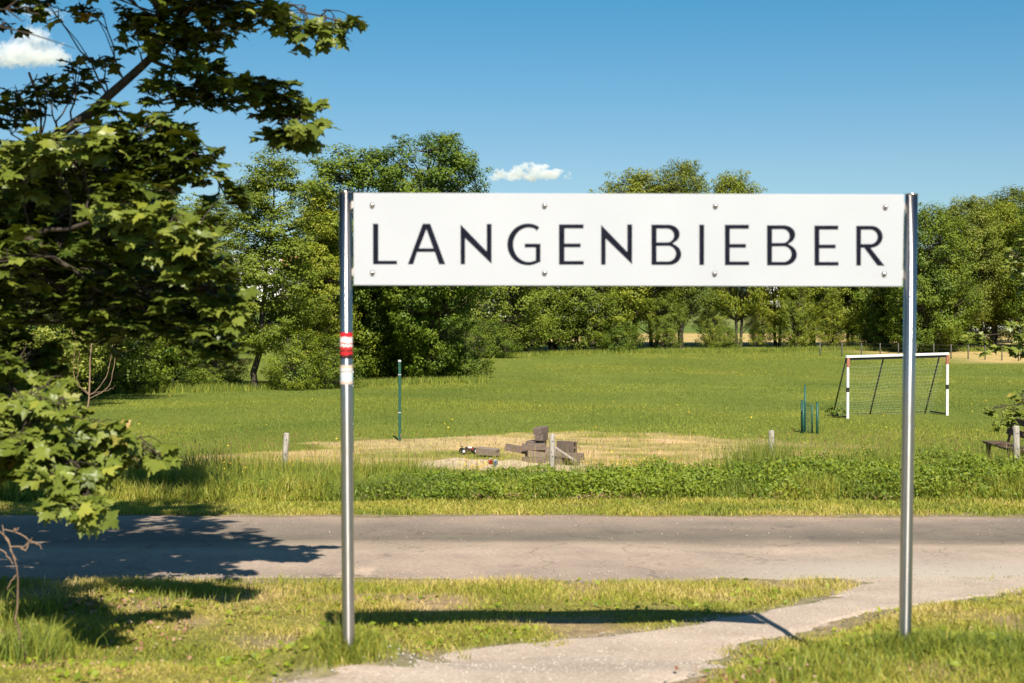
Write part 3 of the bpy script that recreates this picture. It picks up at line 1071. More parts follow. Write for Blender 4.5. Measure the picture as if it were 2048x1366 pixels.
for (px, d, top, lab, rz, wd) in [(725, 79.5, 650, 'dark undergrowth at the foot of the lower dense tree', .4, 1.3), (800, 80, 640, 'dark undergrowth between the two dense trees', 1.7, 1.3),
                                  (870, 79, 650, 'dark undergrowth at the foot of the tallest dense tree', 3.1, 1.2), (930, 78, 660, 'dark undergrowth at the right edge of the dense trees', 4.4, 1.0)]:
    plant('shrub', px, d, top, lab, 'undergrowth in the shade of the dense trees', 'bush', 'bush', rz, wd)

gS = 'shrubs under the trees at the left edge of the meadow'
for (px, d, top, lab, rz, wd) in [
        (590, 66, 660, 'round willow shrub right of the leaning alder trunk', .3, .95), (655, 68, 672, 'dark rounded shrub left of the sign post foot', 1.7, .95),
        (430, 68, 680, 'loose shrub left of the leaning alder trunk', 2.6, 1.1), (350, 66, 690, 'low shrub in the gap under the maple crown', 4.0, 1.1),
        (270, 64, 675, 'shrub right of the bare sapling stems', 5.1, 1.1), (170, 62, 680, 'shrub directly behind the bare sapling', .8, 1.2),
        (60, 60, 670, 'shrub at the far left under the pale tree', 2.0, 1.2)]:
    plant('shrub', px, d, top, lab, gS, 'shrub', 'shrub', rz, wd)

gH = 'tall hedge trees in the middle distance below the board'
for (px, d, top, lab, rz) in [
        (1003, 104, 470, 'leafy hedge tree touching the right side of the dense dark tree', .2), (1055, 108, 500, 'hedge tree with a small gap showing meadow at its foot', 1.4),
        (1108, 110, 480, 'hedge tree under the letter E and N', 2.6), (1160, 109, 505, 'hedge tree with reddish twigs left of the first shadowed trunks', 3.9),
        (1215, 111, 490, 'last hedge tree before the tall tree row starts', 5.0)]:
    plant('hedge', px, d, top, lab, gH, 'hedge_tree', 'tree', rz)

gR = 'tall tree row at the far side of the meadow'
for (key, px, d, top, lab, rz, wd) in [
        ('line', 1262, 113, 346, 'first tall tree of the far row, left peak above the board', .4, .95),
        ('line', 1362, 114, 326, 'highest tree of the far row, peaking above the board', 1.9, .72),
        ('line2', 1305, 117, 372, 'shaded tree between the two highest peaks of the far row', 3.3, 1.),
        ('line2', 1480, 115, 350, 'tree with rounded top above the right half of the board', .2, .68),
        ('line2', 1555, 118, 430, 'dark trunked tree under the second letter E', 2.2, 1.),
        ('line', 1625, 119, 440, 'tree with forked leaning trunks left of the goal', 4.4, 1.),
        ('line2', 1700, 117, 430, 'tree behind the goal crossbar left end', 5.2, 1.),
        ('round', 1770, 116, 425, 'leafy round tree behind the goal net', 1.1, 1.),
        ('round', 1862, 108, 415, 'bright leafy tree directly right of the right sign post', 2.9, .9),
        ('line', 1925, 112, 398, 'olive tree second from the right sign post', .9, .95),
        ('line2', 1985, 116, 402, 'tree with dark crooked trunk near the right picture edge', 3.8, .9),
        ('line', 2035, 126, 378, 'tall dark tree rising at the right picture edge', 2.0, 1.),
        ('round', 2105, 112, 410, 'tree cut by the right picture edge', 4.6, 1.)]:
    plant(key, px, d, top, lab, gR, 'broadleaf_tree', 'tree', rz, wd)
for (px, d, top, lab, rz) in [
                              (1745, 123, 540, 'smaller tree behind the goal net', 3.5), (1895, 121, 540, 'smaller tree right of the bright leafy tree', 4.5), (1960, 124, 560, 'smaller tree behind the crooked trunk', 5.5)]:
    plant('hedge', px, d, top, lab, gR, 'broadleaf_tree', 'tree', rz, 1.5)
for (key, px, d, top, lab, rz, wd) in [('hedge', 1421, 115, 590, 'small bushy tree in the gap between the two peaks of the far row', 1., .8), ('hedge', 1520, 117, 600, 'small tree between the trunks under the second letter E', 2., .85),
                                       ('hedge', 1592, 114, 560, 'slim crooked young tree left of the forked trunks', 3., .8), ('hedge', 1662, 116, 590, 'small tree beside the forked trunks', 4., 1.),
                                       ('hedge', 1330, 112, 570, 'young tree in the shade of the two highest peaks', 5., .85)]:
    plant(key, px, d, top, lab, gR, 'broadleaf_tree', 'tree', rz, wd)
gU = 'low bushes under the far tree row'
for (px, d, top, lab, rz) in [(1240, 108, 640, 'low bush in deep shade at the left end of the far row', 0.), 
                              (1745, 114, 640, 'low bush behind the goal net', 3.), (1450, 112, 655, 'low bush beside the dark trunk under the letter I', 1.), (1600, 115, 660, 'low bush under the slim crooked young tree', 2.), (1840, 108, 628, 'low bush behind the right sign post', 4.),
                              (1905, 112, 640, 'low bush right of the right sign post', 5.), (985, 100, 640, 'low bush at the corner beside the dense dark tree', 5.6)]:
    plant('shrub', px, d, top, lab, gU, 'bush', 'bush', rz, 1.25)

# woods and single trees on the hillside
k = 0
gf = 'trees scattered on the hillside beyond'
for i in range(14):
    d = rng.uniform(210, 520)
    px = rng.uniform(-100, 2150)
    plant(['round', 'line2', 'dense2', 'hedge'][i % 4], px, d, 0, 'distant tree on the hillside behind the tree rows', gf, 'hillside_tree', 'tree', rng.random() * 6, 1.15, hscale=rng.uniform(.6, 1.0))

# bare-twigged tree behind the dense one
T = Tree(44)
tp = P(885, 265, 84)
x0 = (885 - 1024) / F * 84
z0 = float(zf(x0, 84))
bt = empty('bare_tree', (x0, 84, z0))
tag(bt, 'almost leafless tree poking out above the dense dark tree', 'tree')
H = tp[2] - z0
T.limb([(0, 0, -.3), (.1, 0, H * .5), (-.1, 0, H * .8), (0, 0, H)], .18, .015, 6, .08, 10)
for i in range(46):
    t = T.r.uniform(.66, .97)
    az = T.r.random() * 6.28
    L = (1.05 - t) * 4.6 + .5
    b0 = np.array([0, 0, H * t])
    e1_ = b0 + np.array([math.cos(az) * L * .7, math.sin(az) * L * .7, L * .55])
    T.limb([b0, (b0 + e1_) / 2 + [0, 0, -.08], e1_], .04, .012, 4, .05, 4)
    for j in range(4):
        q = b0 + (e1_ - b0) * T.r.uniform(.45, 1)
        e2_ = q + np.array([math.cos(az + T.r.normal(0, .7)) * L * .3, math.sin(az + T.r.normal(0, .7)) * L * .3, L * T.r.uniform(.1, .35)])
        T.limb([q, e2_], .014, .007, 3, 0, 1)
        if T.r.random() < .6:
            T.C.append((e2_, np.array([.25, .25, .18]), 8, .6))
T.mb.build('trunk', M_bark_maple, bt)
link('crown', T.leaves(.10), M_leaf_olive, bt)

# ------------------------------------------------------------------ maple leaves
half = [(0, 0), (.16, -.08), (.44, -.06), (.36, .08), (.50, .16), (.72, .38), (.46, .39), (.40, .50), (.22, .46), (.27, .68), (.12, .72), (0, 1.0)]
OUT = half + [(-x, y) for x, y in half[-2:0:-1]]
LV = np.array([(0, .34, 0)] + [(x, y, 0) for x, y in OUT], float)
LV[:, 1] += .02
nO = len(OUT)
LF = np.array([[0, 1 + i, 1 + (i + 1) % nO] for i in range(nO)])


def leaf_shape(r, s):
    v = LV.copy()
    v[:, 2] = -r.uniform(-.05, .55) * np.abs(v[:, 0]) ** 1.3 - r.uniform(-.15, .55) * np.clip(v[:, 1] - .3, 0, 2) ** 2 + r.normal(0, .035, len(v))
    v[:, 0] *= r.uniform(.85, 1.1)
    return v * s


def orient(nrm, dirv):
    z = nrm / np.linalg.norm(nrm)
    y = dirv - z * (dirv @ z)
    y /= np.linalg.norm(y) + 1e-9
    x = np.cross(y, z)
    return np.stack([x, y, z], 1)


SUNV = np.array(TOSUN)


def maple(root, clusters, limbs, seed, size, n_single, facing=.75, loc=np.zeros(3), open_shade=None):
    """clusters: (px,py,depth, radius x m, radius z m, leaves). limbs: list of (points, r0, r1)"""
    r = np.random.default_rng(seed)
    T = Tree(seed)
    allp = []
    for pts, r0, r1 in limbs:
        q = T.limb(np.array(pts) - loc, r0, r1, 7, .012, max(8, 3 * len(pts)))
        allp.append(np.column_stack([q, np.linspace(r0, r1, len(q))]))
    allp = np.concatenate(allp)
    A, Nn, Dr, Fa = [], [], [], []
    for (px, py, d, rx_, rz_, n_) in clusters:
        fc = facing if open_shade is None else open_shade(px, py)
        c = P(px, py, d) - loc
        k = np.argmin(np.linalg.norm(allp[:, :3] - c - [0, 0, -.1], axis=1) + .2 * (allp[:, 3] < .006))
        b0 = allp[k, :3]
        mid = (b0 + c) / 2 + np.array([0, 0, .06])
        tw = T.limb([b0, mid, c], min(.008, allp[k, 3] * .7 + .002), .003, 5, .014, 6)
        ns = max(3, int(n_ / 7))
        out0 = c - b0
        out0 = out0 / (np.linalg.norm(out0) + 1e-6)
        done = 0
        for s in range(ns):
            p = r.normal(0, 1, 3)
            p /= np.linalg.norm(p)
            p *= r.random() ** .4
            e = c + p * np.array([rx_, rx_ * .9, rz_]) + np.array([0, 0, 0])
            st = tw[r.integers(2, len(tw))]
            sh = T.limb([st, (st + e) / 2 + [0, 0, .03], e], .005, .0025, 3, .006, 3)
            od = e - st
            od[2] *= .4
            od = od / (np.linalg.norm(od) + 1e-6) + out0 * .3
            m_ = int(np.ceil(n_ / ns))
            for j in range(m_):
                t = 1 - .5 * (j // 2) / max(1, m_ / 2)
                pt = sh[0] * (1 - t) + sh[-1] * t
                az = math.atan2(od[1], od[0]) + (1 if j % 2 else -1) * r.uniform(.3, 1.5)
                dv = np.array([math.cos(az), math.sin(az), -r.uniform(.1, .5 + 1.1 * fc)])
                nv = np.array([0, 0, 1.0 - .9 * fc]) + SUNV * fc + r.normal(0, .26 + .2 * fc, 3)
                pet = dv / np.linalg.norm(dv) * r.uniform(.02, .06)
                A.append(pt + pet); Nn.append(nv); Dr.append(dv); Fa.append(fc)
    A, Nn, Dr = np.array(A), np.array(Nn), np.array(Dr)
    n_ = len(A)
    T.mb.build('trunk', M_bark_maple, root)
    # picture position, to know which leaves show largest
    W = A + loc
    u = W[:, 0] / W[:, 1] * F + 1024
    v = 683 - (W[:, 2] - EYE + W[:, 1] * PITCH) / W[:, 1] * F
    vis = (u > 5) & (u < 2043) & (v > 5) & (v < 1361)
    score = np.where(vis, -W[:, 1] - .15 * r.random(n_), -1e9)
    # spread single leaves over the whole outline: nearest leaf per cell first
    order = np.argsort(-score)
    cells, single = {}, []
    for pas in range(4):
        for i in order:
            if not vis[i] or len(single) >= n_single: break
            key = (int(u[i] // 34), int(v[i] // 34), pas)
            if key in cells: continue
            if i in cells.setdefault('used', set()): continue
            cells[key] = 1
            cells['used'].add(i)
            single.append(i)
    singles = set(single)
    tints = np.clip(r.normal(.20, .15, n_) + .45 * np.array(Fa), 0, .88)  # sun on facing sprays and shade on flat ones painted into leaf tint
    odd = r.random(n_)
    tints[odd > .993] = r.uniform(.90, .98, (odd > .993).sum())
    # joined mass
    Vs, Ts = [], []
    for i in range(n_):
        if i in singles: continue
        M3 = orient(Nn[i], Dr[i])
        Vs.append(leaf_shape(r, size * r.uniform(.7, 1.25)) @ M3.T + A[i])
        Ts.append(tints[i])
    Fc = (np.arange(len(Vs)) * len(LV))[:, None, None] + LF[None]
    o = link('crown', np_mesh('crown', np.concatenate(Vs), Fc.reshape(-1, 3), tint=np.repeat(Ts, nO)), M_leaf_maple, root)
    o['kind'] = 'stuff'
    variants = []
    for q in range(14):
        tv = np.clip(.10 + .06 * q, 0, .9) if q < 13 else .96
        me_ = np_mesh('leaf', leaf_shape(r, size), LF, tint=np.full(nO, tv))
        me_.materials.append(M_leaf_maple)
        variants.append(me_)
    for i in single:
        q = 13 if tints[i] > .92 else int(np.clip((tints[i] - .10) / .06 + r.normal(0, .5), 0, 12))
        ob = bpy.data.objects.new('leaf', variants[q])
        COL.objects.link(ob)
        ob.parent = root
        M3 = orient(Nn[i], Dr[i]) * r.uniform(.8, 1.25)
        M4 = np.eye(4); M4[:3, :3] = M3; M4[:3, 3] = A[i]
        ob.matrix_local = Matrix(M4.tolist())
    return n_


base = np.array([-4.75, 10.2, float(zf(-4.75, 10.2))])
mt = empty('maple_tree', base)
tag(mt, 'near maple tree with big pointed leaves overhanging the road from the left', 'tree')
trunk_top = P(-300, -700, 10.2)
limbs = [
    ([base + [0, 0, -.3], base + [.05, 0, 1.2], P(-290, 300, 10.2), P(-300, -200, 10.2), trunk_top], .17, .06),
    ([P(-288, 560, 10.2), P(-100, 420, 10.2), P(60, 318, 10.1), P(190, 215, 10.0), P(300, 118, 9.9), P(370, 30, 9.8), P(440, -60, 9.8), P(560, -120, 9.8)], .062, .012),
    ([P(300, 118, 9.9), P(345, 138, 9.85), P(430, 158, 9.9), P(520, 195, 10.0), P(600, 225, 10.1), P(628, 262, 10.1)], .016, .005),
    ([P(380, 20, 9.8), P(470, 25, 9.8), P(570, 15, 9.9), P(690, 45, 10.)], .014, .005),
    ([P(100, 292, 10.05), P(220, 300, 9.8), P(330, 270, 9.7), P(420, 330, 9.6), P(455, 400, 9.6)], .018, .005),
    ([P(-288, 700, 10.2), P(-100, 560, 9.9), P(80, 470, 9.6), P(220, 430, 9.3), P(330, 470, 9.1), P(420, 560, 9.1), P(455, 650, 9.2)], .032, .005),
    ([P(60, 478, 9.6), P(170, 560, 9.4), P(280, 620, 9.3), P(380, 660, 9.4)], .02, .006),
    ([P(-288, 860, 10.2), P(-120, 800, 9.6), P(20, 790, 9.15), P(120, 840, 8.85), P(230, 880, 8.85), P(310, 905, 8.95)], .04, .005),
    ([P(-60, 797, 9.4), P(20, 880, 8.95), P(90, 930, 8.65), P(150, 985, 8.55)], .016, .005),
    ([P(-290, 420, 10.2), P(-270, 150, 10.8), P(-240, -60, 11.2), P(-80, -280, 11.4)], .05, .015),
    ([P(-295, 100, 10.2), P(-150, -150, 10.0), P(50, -330, 9.9), P(250, -450, 9.9)], .05, .015),
    ([P(-295, 250, 10.2), P(-420, 100, 10.8), P(-600, 50, 11.3)], .05, .015),
    ([P(-300, -600, 10.2), P(-220, -1000, 10.9), P(-120, -1300, 11.4), P(20, -1450, 11.6)], .07, .015),
    ([P(-290, 620, 10.2), P(-150, 640, 11.2), P(0, 650, 11.8), P(160, 640, 12.0)], .04, .012),
]
CL = []
def cl(px, py, d, rx_, rz_, n_): CL.append((px, py, d, rx_, rz_, n_))
# topmost arm
for a in [(100, 12, 10, .10, .09, 9), (185, 14, 10, .16, .10, 14), (250, 30, 9.9, .2, .16, 26), (330, 22, 9.9, .26, .22, 60), (400, 10, 9.8, .28, .22, 60), (350, 85, 9.8, .22, .18, 48),
          (470, 15, 9.8, .26, .14, 44), (545, 12, 9.8, .24, .14, 38), (610, 28, 9.9, .22, .14, 34), (672, 38, 10, .13, .12, 22), (615, 82, 9.9, .10, .08, 12), (650, 60, 9.9, .10, .08, 10), (490, 55, 9.9, .06, .04, 4),
          (265, 75, 9.8, .10, .08, 12), (320, 60, 9.9, .2, .16, 36), (405, 80, 9.8, .16, .14, 30), (430, 45, 9.8, .2, .14, 30),
          (350, 135, 9.8, .22, .16, 46), (410, 125, 9.8, .2, .14, 36), (440, 165, 9.8, .22, .12, 36), (500, 165, 9.9, .2, .08, 24), (470, 205, 9.9, .16, .08, 24), (540, 205, 10, .2, .12, 40), (585, 190, 10, .17, .12, 34),
          (620, 220, 10.1, .13, .12, 28), (590, 250, 10, .2, .13, 44), (620, 272, 10, .12, .09, 22), (560, 270, 10., .13, .09, 20), (545, 170, 10, .14, .07, 14),
          (330, 180, 9.9, .2, .12, 36), (390, 200, 9.9, .16, .12, 30), (150, 125, 10.6, .12, .07, 12), (200, 118, 10.6, .12, .07, 12), (95, 150, 10.8, .10, .06, 9), (160, 165, 10.6, .15, .06, 14),
          # middle
          (225, 215, 9.7, .14, .10, 18), (100, 185, 10.3, .2, .1, 24), (30, 170, 10.4, .2, .14, 26), (20, 220, 10.4, .25, .14, 40), (290, 250, 9.8, .26, .18, 60), (240, 270, 9.7, .2, .14, 44), (150, 262, 9.3, .26, .12, 60), (110, 285, 9.4, .2, .1, 40), (60, 300, 9.6, .22, .12, 50), (20, 320, 9.5, .2, .14, 44),
          (340, 265, 9.7, .22, .16, 50), (300, 320, 9.7, .26, .2, 70), (380, 290, 9.6, .18, .12, 36), (400, 340, 9.6, .2, .12, 44), (440, 375, 9.6, .17, .12, 34), (460, 405, 9.6, .10, .08, 16), (350, 350, 9.6, .24, .16, 56),
          (220, 340, 9.8, .28, .2, 80), (130, 350, 9.8, .28, .2, 80), (50, 380, 9.8, .3, .2, 80), (240, 300, 9.6, .2, .14, 44), (430, 430, 9.4, .12, .08, 18),
          (250, 375, 9.0, .2, .10, 48), (290, 410, 8.9, .24, .12, 60), (340, 445, 8.9, .24, .12, 62), (390, 480, 8.9, .2, .14, 54), (300, 450, 9.0, .22, .14, 52), (250, 430, 9.1, .2, .14, 48), (420, 520, 9.0, .16, .14, 44), (360, 510, 9.0, .24, .14, 60), (200, 480, 9.1, .2, .14, 50), (220, 420, 9.2, .18, .1, 36),
          (150, 420, 9.8, .3, .2, 90), (60, 440, 9.8, .3, .22, 90), (0, 420, 9.8, .3, .3, 90), (140, 480, 9.7, .26, .16, 70), (60, 500, 9.9, .3, .16, 76), (0, 500, 9.8, .3, .2, 76),
          (300, 560, 9.3, .3, .2, 90), (220, 560, 9.5, .26, .16, 70), (380, 580, 9.2, .26, .18, 76), (440, 580, 9.2, .14, .16, 44), (460, 620, 9.2, .10, .16, 34), (430, 650, 9.2, .18, .16, 56), (350, 630, 9.3, .26, .16, 76), (270, 630, 9.4, .26, .14, 66), (190, 610, 9.6, .2, .12, 40),
          (440, 700, 9.2, .13, .10, 28), (400, 680, 9.2, .18, .1, 36), (432, 735, 9.2, .05, .06, 6), (320, 670, 9.4, .2, .08, 28), (240, 660, 9.5, .14, .07, 18), (0, 580, 9.8, .14, .2, 34), (10, 660, 9.6, .2, .14, 50), (60, 690, 9.6, .2, .12, 44), (0, 720, 9.2, .16, .14, 40),
          # low branches
          (30, 790, 9.15, .2, .14, 44), (0, 840, 9.05, .2, .2, 50), (80, 800, 9.05, .2, .1, 38), (130, 800, 8.85, .2, .08, 30), (60, 850, 8.95, .24, .14, 60), (120, 845, 8.75, .22, .12, 52), (175, 850, 8.75, .2, .1, 42), (220, 880, 8.75, .18, .09, 36), (270, 895, 8.85, .16, .08, 28), (310, 905, 8.95, .10, .07, 16), (320, 918, 8.95, .05, .04, 5),
          (60, 900, 8.85, .24, .12, 56), (110, 900, 8.65, .2, .1, 42), (160, 915, 8.75, .18, .08, 28), (10, 900, 8.85, .2, .14, 48), (20, 940, 8.95, .14, .08, 22), (200, 930, 8.85, .10, .06, 10),
          (105, 955, 8.45, .10, .07, 15), (150, 960, 8.45, .12, .07, 18), (135, 985, 8.35, .10, .06, 14), (175, 1000, 8.35, .11, .06, 14), (105, 1005, 8.35, .05, .05, 6), (190, 1025, 8.35, .07, .04, 7), (150, 1018, 8.25, .05, .04, 5), (160, 935, 8.55, .12, .05, 12), (80, 930, 8.65, .1, .06, 12)]:
    cl(*a)
for a in [(20, 745, 9.6, .2, .12, 40), (60, 762, 9.4, .18, .10, 34), (-10, 700, 9.8, .2, .14, 44), (45, 715, 9.7, .2, .12, 40), (100, 772, 9.2, .15, .08, 24), (5, 772, 9.4, .2, .1, 36), (110, 715, 9.7, .14, .10, 24)]:
    cl(*a)
for i in range(70):
    cl(rng.uniform(-560, 330), rng.uniform(-1560, -800), rng.uniform(10.5, 12.6), .5, .36, 70)
# crown outside the picture (left and above), which shades the road
for i in range(230):
    px = rng.uniform(-1000, 0)
    py = rng.uniform(-900, 600)
    cl(px, py, rng.uniform(8.8, 11.6), .42, .30, 60)
for i in range(76):
    cl(rng.uniform(-200, 360), rng.uniform(-560, -90), rng.uniform(10.2, 11.8), .36, .26, 40)
for i in range(26):
    cl(rng.uniform(-520, -30), rng.uniform(600, 900), rng.uniform(9.2, 10.6), .34, .22, 40)
for i in range(60):
    cl(rng.uniform(-60, 340), rng.uniform(300, 650), rng.uniform(10.3, 11.8), .36, .26, 50)
for i in range(44):
    cl(rng.uniform(120, 480), rng.uniform(-340, -50), rng.uniform(9.0, 10.0), .30, .22, 46)
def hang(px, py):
    """outer sprays hang with their faces to the light, inner and upper ones lie flat; tint paints them sunlit and shaded"""
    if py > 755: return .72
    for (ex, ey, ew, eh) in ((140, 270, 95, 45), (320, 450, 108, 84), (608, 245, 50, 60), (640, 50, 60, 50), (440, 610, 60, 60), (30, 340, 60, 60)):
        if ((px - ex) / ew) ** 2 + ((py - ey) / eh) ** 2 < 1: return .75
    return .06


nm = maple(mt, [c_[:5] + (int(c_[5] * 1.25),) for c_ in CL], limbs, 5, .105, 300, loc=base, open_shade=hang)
print('maple leaves', nm)

# young maple at the right, standing just outside the picture
b2 = np.array([(2190 - 1024) / F * 23.5, 23.5, 0.])
b2[2] = float(zf(b2[0], b2[1]))
mt2 = empty('maple_tree', b2)
tag(mt2, 'maple at the right edge whose branch tips hang beside the bench', 'tree')
lim2 = [([b2 + [0, 0, -.2], b2 + [.03, 0, 1.5], b2 + [-.02, 0, 3.2], b2 + [0, 0, 4.6]], .07, .02),
        ([P(2190, 850, 23.5), P(2110, 815, 23.2), P(2040, 805, 23), P(1990, 815, 23)], .02, .005),
        ([P(2190, 700, 23.5), P(2110, 670, 23.2), P(2030, 665, 23), P(1945, 672, 23)], .02, .005),
        ([P(2190, 600, 23.5), P(2110, 540, 23.2), P(2040, 515, 23), P(2015, 510, 23)], .02, .005)]
CL2 = [(1995, 818, 23, .16, .09, 16), (2010, 832, 23, .18, .10, 20), (2030, 820, 23, .18, .08, 18), (2045, 785, 23.1, .14, .2, 22), (2060, 830, 23.1, .3, .2, 40), (2000, 845, 23, .08, .06, 6), (1985, 825, 23, .06, .05, 5),
       (1945, 672, 23, .16, .10, 18), (1970, 680, 23, .2, .12, 26), (2005, 690, 23, .22, .10, 26), (2035, 670, 23, .24, .16, 36), (2040, 700, 23, .2, .08, 20), (1965, 700, 23, .1, .05, 8), (2030, 640, 23, .16, .12, 20),
       (2020, 505, 23, .12, .2, 20), (2040, 530, 23, .18, .22, 30), (2035, 490, 23, .16, .12, 18), (2075, 560, 23.2, .4, .3, 60), (2090, 680, 23.3, .4, .3, 60), (2100, 800, 23.3, .4, .2, 50), (2150, 480, 23.4, .6, .4, 80), (2200, 420, 23.5, .8, .5, 100)]
maple(mt2, CL2, lim2, 9, .115, 60, loc=b2, facing=.6)

# bare broken branch stub and twigs at the upper left
tw = empty('bare_branch', P(-20, 330, 11.5))
tag(tw, 'leafless broken branch sticking up against the sky at upper left', 'branch')
TT = Tree(3)
o_ = P(-20, 330, 11.5)
TT.limb([P(-20, 330, 11.5) - o_, P(88, 262, 11.4) - o_, P(78, 200, 11.4) - o_, P(58, 145, 11.4) - o_], .02, .011, 6, .0, 6)
TT.limb([P(66, 170, 11.4) - o_, P(75, 148, 11.4) - o_], .008, .004, 5, .0, 2)
TT.mb.build('stem', M_twig, tw)
tw2 = empty('bare_twig', P(-60, 60, 8.0))
tag(tw2, 'thin leafless twigs in the top left corner', 'twig')
TT = Tree(4)
o_ = P(-60, 60, 8.0)
for pts in [[(-60, 60), (-10, 20), (12, 18), (60, 14), (75, 12)], [(12, 18), (25, 8), (35, 0), (50, -20)], [(12, 18), (35, 35), (46, 44), (50, 40)], [(52, 15), (60, 26), (80, 28)], [(-60, 40), (0, 53), (70, 70), (150, 97)], [(0, 53), (6, 46), (14, 44)]]:
    TT.limb([P(x, y, 8.0) - o_ for x, y in pts], .0065, .002, 5, 0, 7)
TT.mb.build('stem', M_bark_maple, tw2)

# bare twiggy shrub at the lower left
g0 = P(10, 1300, 8.0)
g0 = np.array([g0[0], 8.4, float(zf(g0[0], 8.4))])
ts = empty('dead_shrub', g0)
tag(ts, 'dead twiggy bush at the lower left edge of the verge', 'shrub')
TT = Tree(6)
for pts in [[(30, 1240), (36, 1180), (32, 1120), (14, 1080), (-20, 1040)], [(32, 1120), (22, 1095), (8, 1070), (5, 1050)], [(20, 1094), (50, 1094), (62, 1080), (64, 1075)], [(40, 1095), (50, 1102), (55, 1098), (62, 1086), (58, 1076), (30, 1062), (5, 1058)], [(60, 1082), (78, 1088), (84, 1098)], [(-10, 1090), (10, 1105), (26, 1128)], [(34, 1150), (20, 1165), (15, 1180)], [(28, 1062), (38, 1056)]]:
    TT.limb([P(x, y, 8.3) - g0 for x, y in pts], .0052, .0026, 5, .004, 8)
TT.limb([np.array([0, 0, -.1]), P(30, 1240, 8.3) - g0], .007, .0052, 5, .006, 6)
TT.mb.build('stem', M_twig, ts)

# candelabra sapling at the left edge of the meadow
d_ = 30.
sb = np.array([(168 - 1024) / F * d_, d_, 0.])
sb[2] = float(zf(sb[0], sb[1]))
sp_ = empty('young_sapling', sb)
tag(sp_, 'thin sapling with bare upcurved side branches at the left of the meadow', 'tree')
TT = Tree(8)
for pts, r0, r1 in [([(172, 905), (176, 800), (181, 720), (186, 660), (190, 590)], .040, .016),
                    ([(178, 788), (152, 768), (148, 730), (150, 690), (143, 655), (135, 640)], .014, .008),
                    ([(178, 790), (160, 775), (154, 760), (157, 720), (159, 702)], .012, .006),
                    ([(180, 790), (205, 770), (215, 748), (222, 710), (228, 670), (231, 655)], .016, .008),
                    ([(180, 797), (205, 785), (224, 760), (232, 710), (238, 675)], .016, .007),
                    ([(182, 787), (210, 783), (228, 775), (230, 770)], .010, .006),
                    ([(185, 685), (170, 683), (160, 676)], .008, .004), ([(185, 684), (200, 682), (212, 676), (228, 664)], .008, .004)]:
    TT.limb([P(x, y, d_) - sb for x, y in pts], r0 * .62, r1 * .62, 6, .012, 12)
for (px, py) in [(140, 650), (150, 690), (232, 655), (222, 650), (190, 610), (185, 590), (200, 600), (175, 600), (240, 672)]:
    TT.C.append((P(px, py, d_) - sb, np.array([.16, .16, .12]), 26, .6))
TT.mb.build('trunk', M_twig, sp_)
link('crown', TT.leaves(.09), M_leaf_pale, sp_)

# ------------------------------------------------------------------ fence posts and other things on the meadow
pm = {}
def fence_post(px_t, py_t, px_b, d, lab, h_extra=.0, r_=.044):
    x = (px_b - 1024) / F * d
    z0 = float(zf(x, d))
    t = P(px_t, py_t, d)
    o = empty('fence_post', (x, d, z0))
    tag(o, lab, 'fence post', 'round wooden posts along the near side of the meadow')
    v = Vector((t[0] - x, 0, t[2] - z0))
    MB().tube([v * -.25, v * .0, v * .5, v * .985, v], [r_ * 1.04, r_ * 1.02, r_, r_, r_ * .82], 12).build('shaft', M_wood, o)
    mb = MB()
    for q in (.55, .85):
        mb.tube([v * q + Vector((-.01, -r_ * .9, 0)), v * q + Vector((.012, -r_ * 1.25, .01)), v * q + Vector((.02, -r_ * .9, .02))], .004, 5)
    mb.build('staple', M_wire, o)


fence_post(573, 866, 566, 22.6, 'leaning grey wooden post left of the sign post among yellow flowers')
fence_post(1105, 868, 1103, 22.5, 'grey wooden post in front of the block pile')
fence_post(1543, 861, 1546, 22.6, 'grey wooden post standing left of the green tree guard')
fence_post(2033, 852, 2036, 22.7, 'grey wooden post in front of the bench', r_=.05)


def green_post(px, top, foot, lab):
    g = ground_hit(px, foot)
    t = P(px, top, g[1])
    h = t[2] - g[2]
    o = empty('metal_post', g)
    tag(o, lab, 'post', 'tall green metal posts on the meadow')
    MB().box((.06, .06, h + .2), (0, 0, h / 2 - .1), bevel=.008).build('shaft', M_green, o)
    MB().box((.072, .072, .05), (0, 0, h + .022), bevel=.008).build('cap', M_greycap, o)
    for q in (.36, .84):
        MB().box((.07, .07, .02), (0, 0, h * q)).build('clamp', M_greycap, o)


green_post(799.5, 724, 882, 'tall thin green metal post standing alone on the meadow')
green_post(704.5, 746, 905, 'green metal post almost hidden behind the left sign post')

# tree guard
g = ground_hit(1618, 866)
tg = empty('tree_guard', g)
tag(tg, 'green metal tree guard of four posts and mesh beside the goal', 'tree guard')
dG = g[1]
def gp(px, py, dd=0.): return Vector(P(px, py, dG + dd)) - Vector(g)
def up_post(px, top, foot_dd, r_):
    b_ = gp(px, 866, foot_dd)
    b_.z = float(zf(b_.x + g[0], dG + foot_dd)) - g[2] - .15
    t = gp(px, top, foot_dd)
    b_.x = t.x
    MB().tube([b_, t], r_, 10).build('post', M_green, tg)
    MB().tube([t, t + Vector((0, 0, .012))], r_ * 1.08, 10).build('cap', M_green, tg)
up_post(1604, 801, .25, .032)
up_post(1610, 771, .55, .028)
up_post(1634.5, 805, -.15, .034)
up_post(1606.5, 806, -.05, .03)
fr_ = MB()
a_, b_ = gp(1608, 806), gp(1624, 810, -.1)
a0_, b0_ = gp(1608, 862), gp(1624.5, 866, -.1)
fr_.tube([a0_, a_, b_, b0_], .022, 8)
fr_.build('frame', M_green, tg)
ms = MB()
for i in range(1, 12):
    t = i / 12
    ms.tube([a_.lerp(a0_, t), b_.lerp(b0_, t)], .006, 4)
for i in range(1, 5):
    t = i / 5
    ms.tube([a_.lerp(b_, t), a0_.lerp(b0_, t)], .006, 4)
ms.build('mesh_panel', M_green, tg)

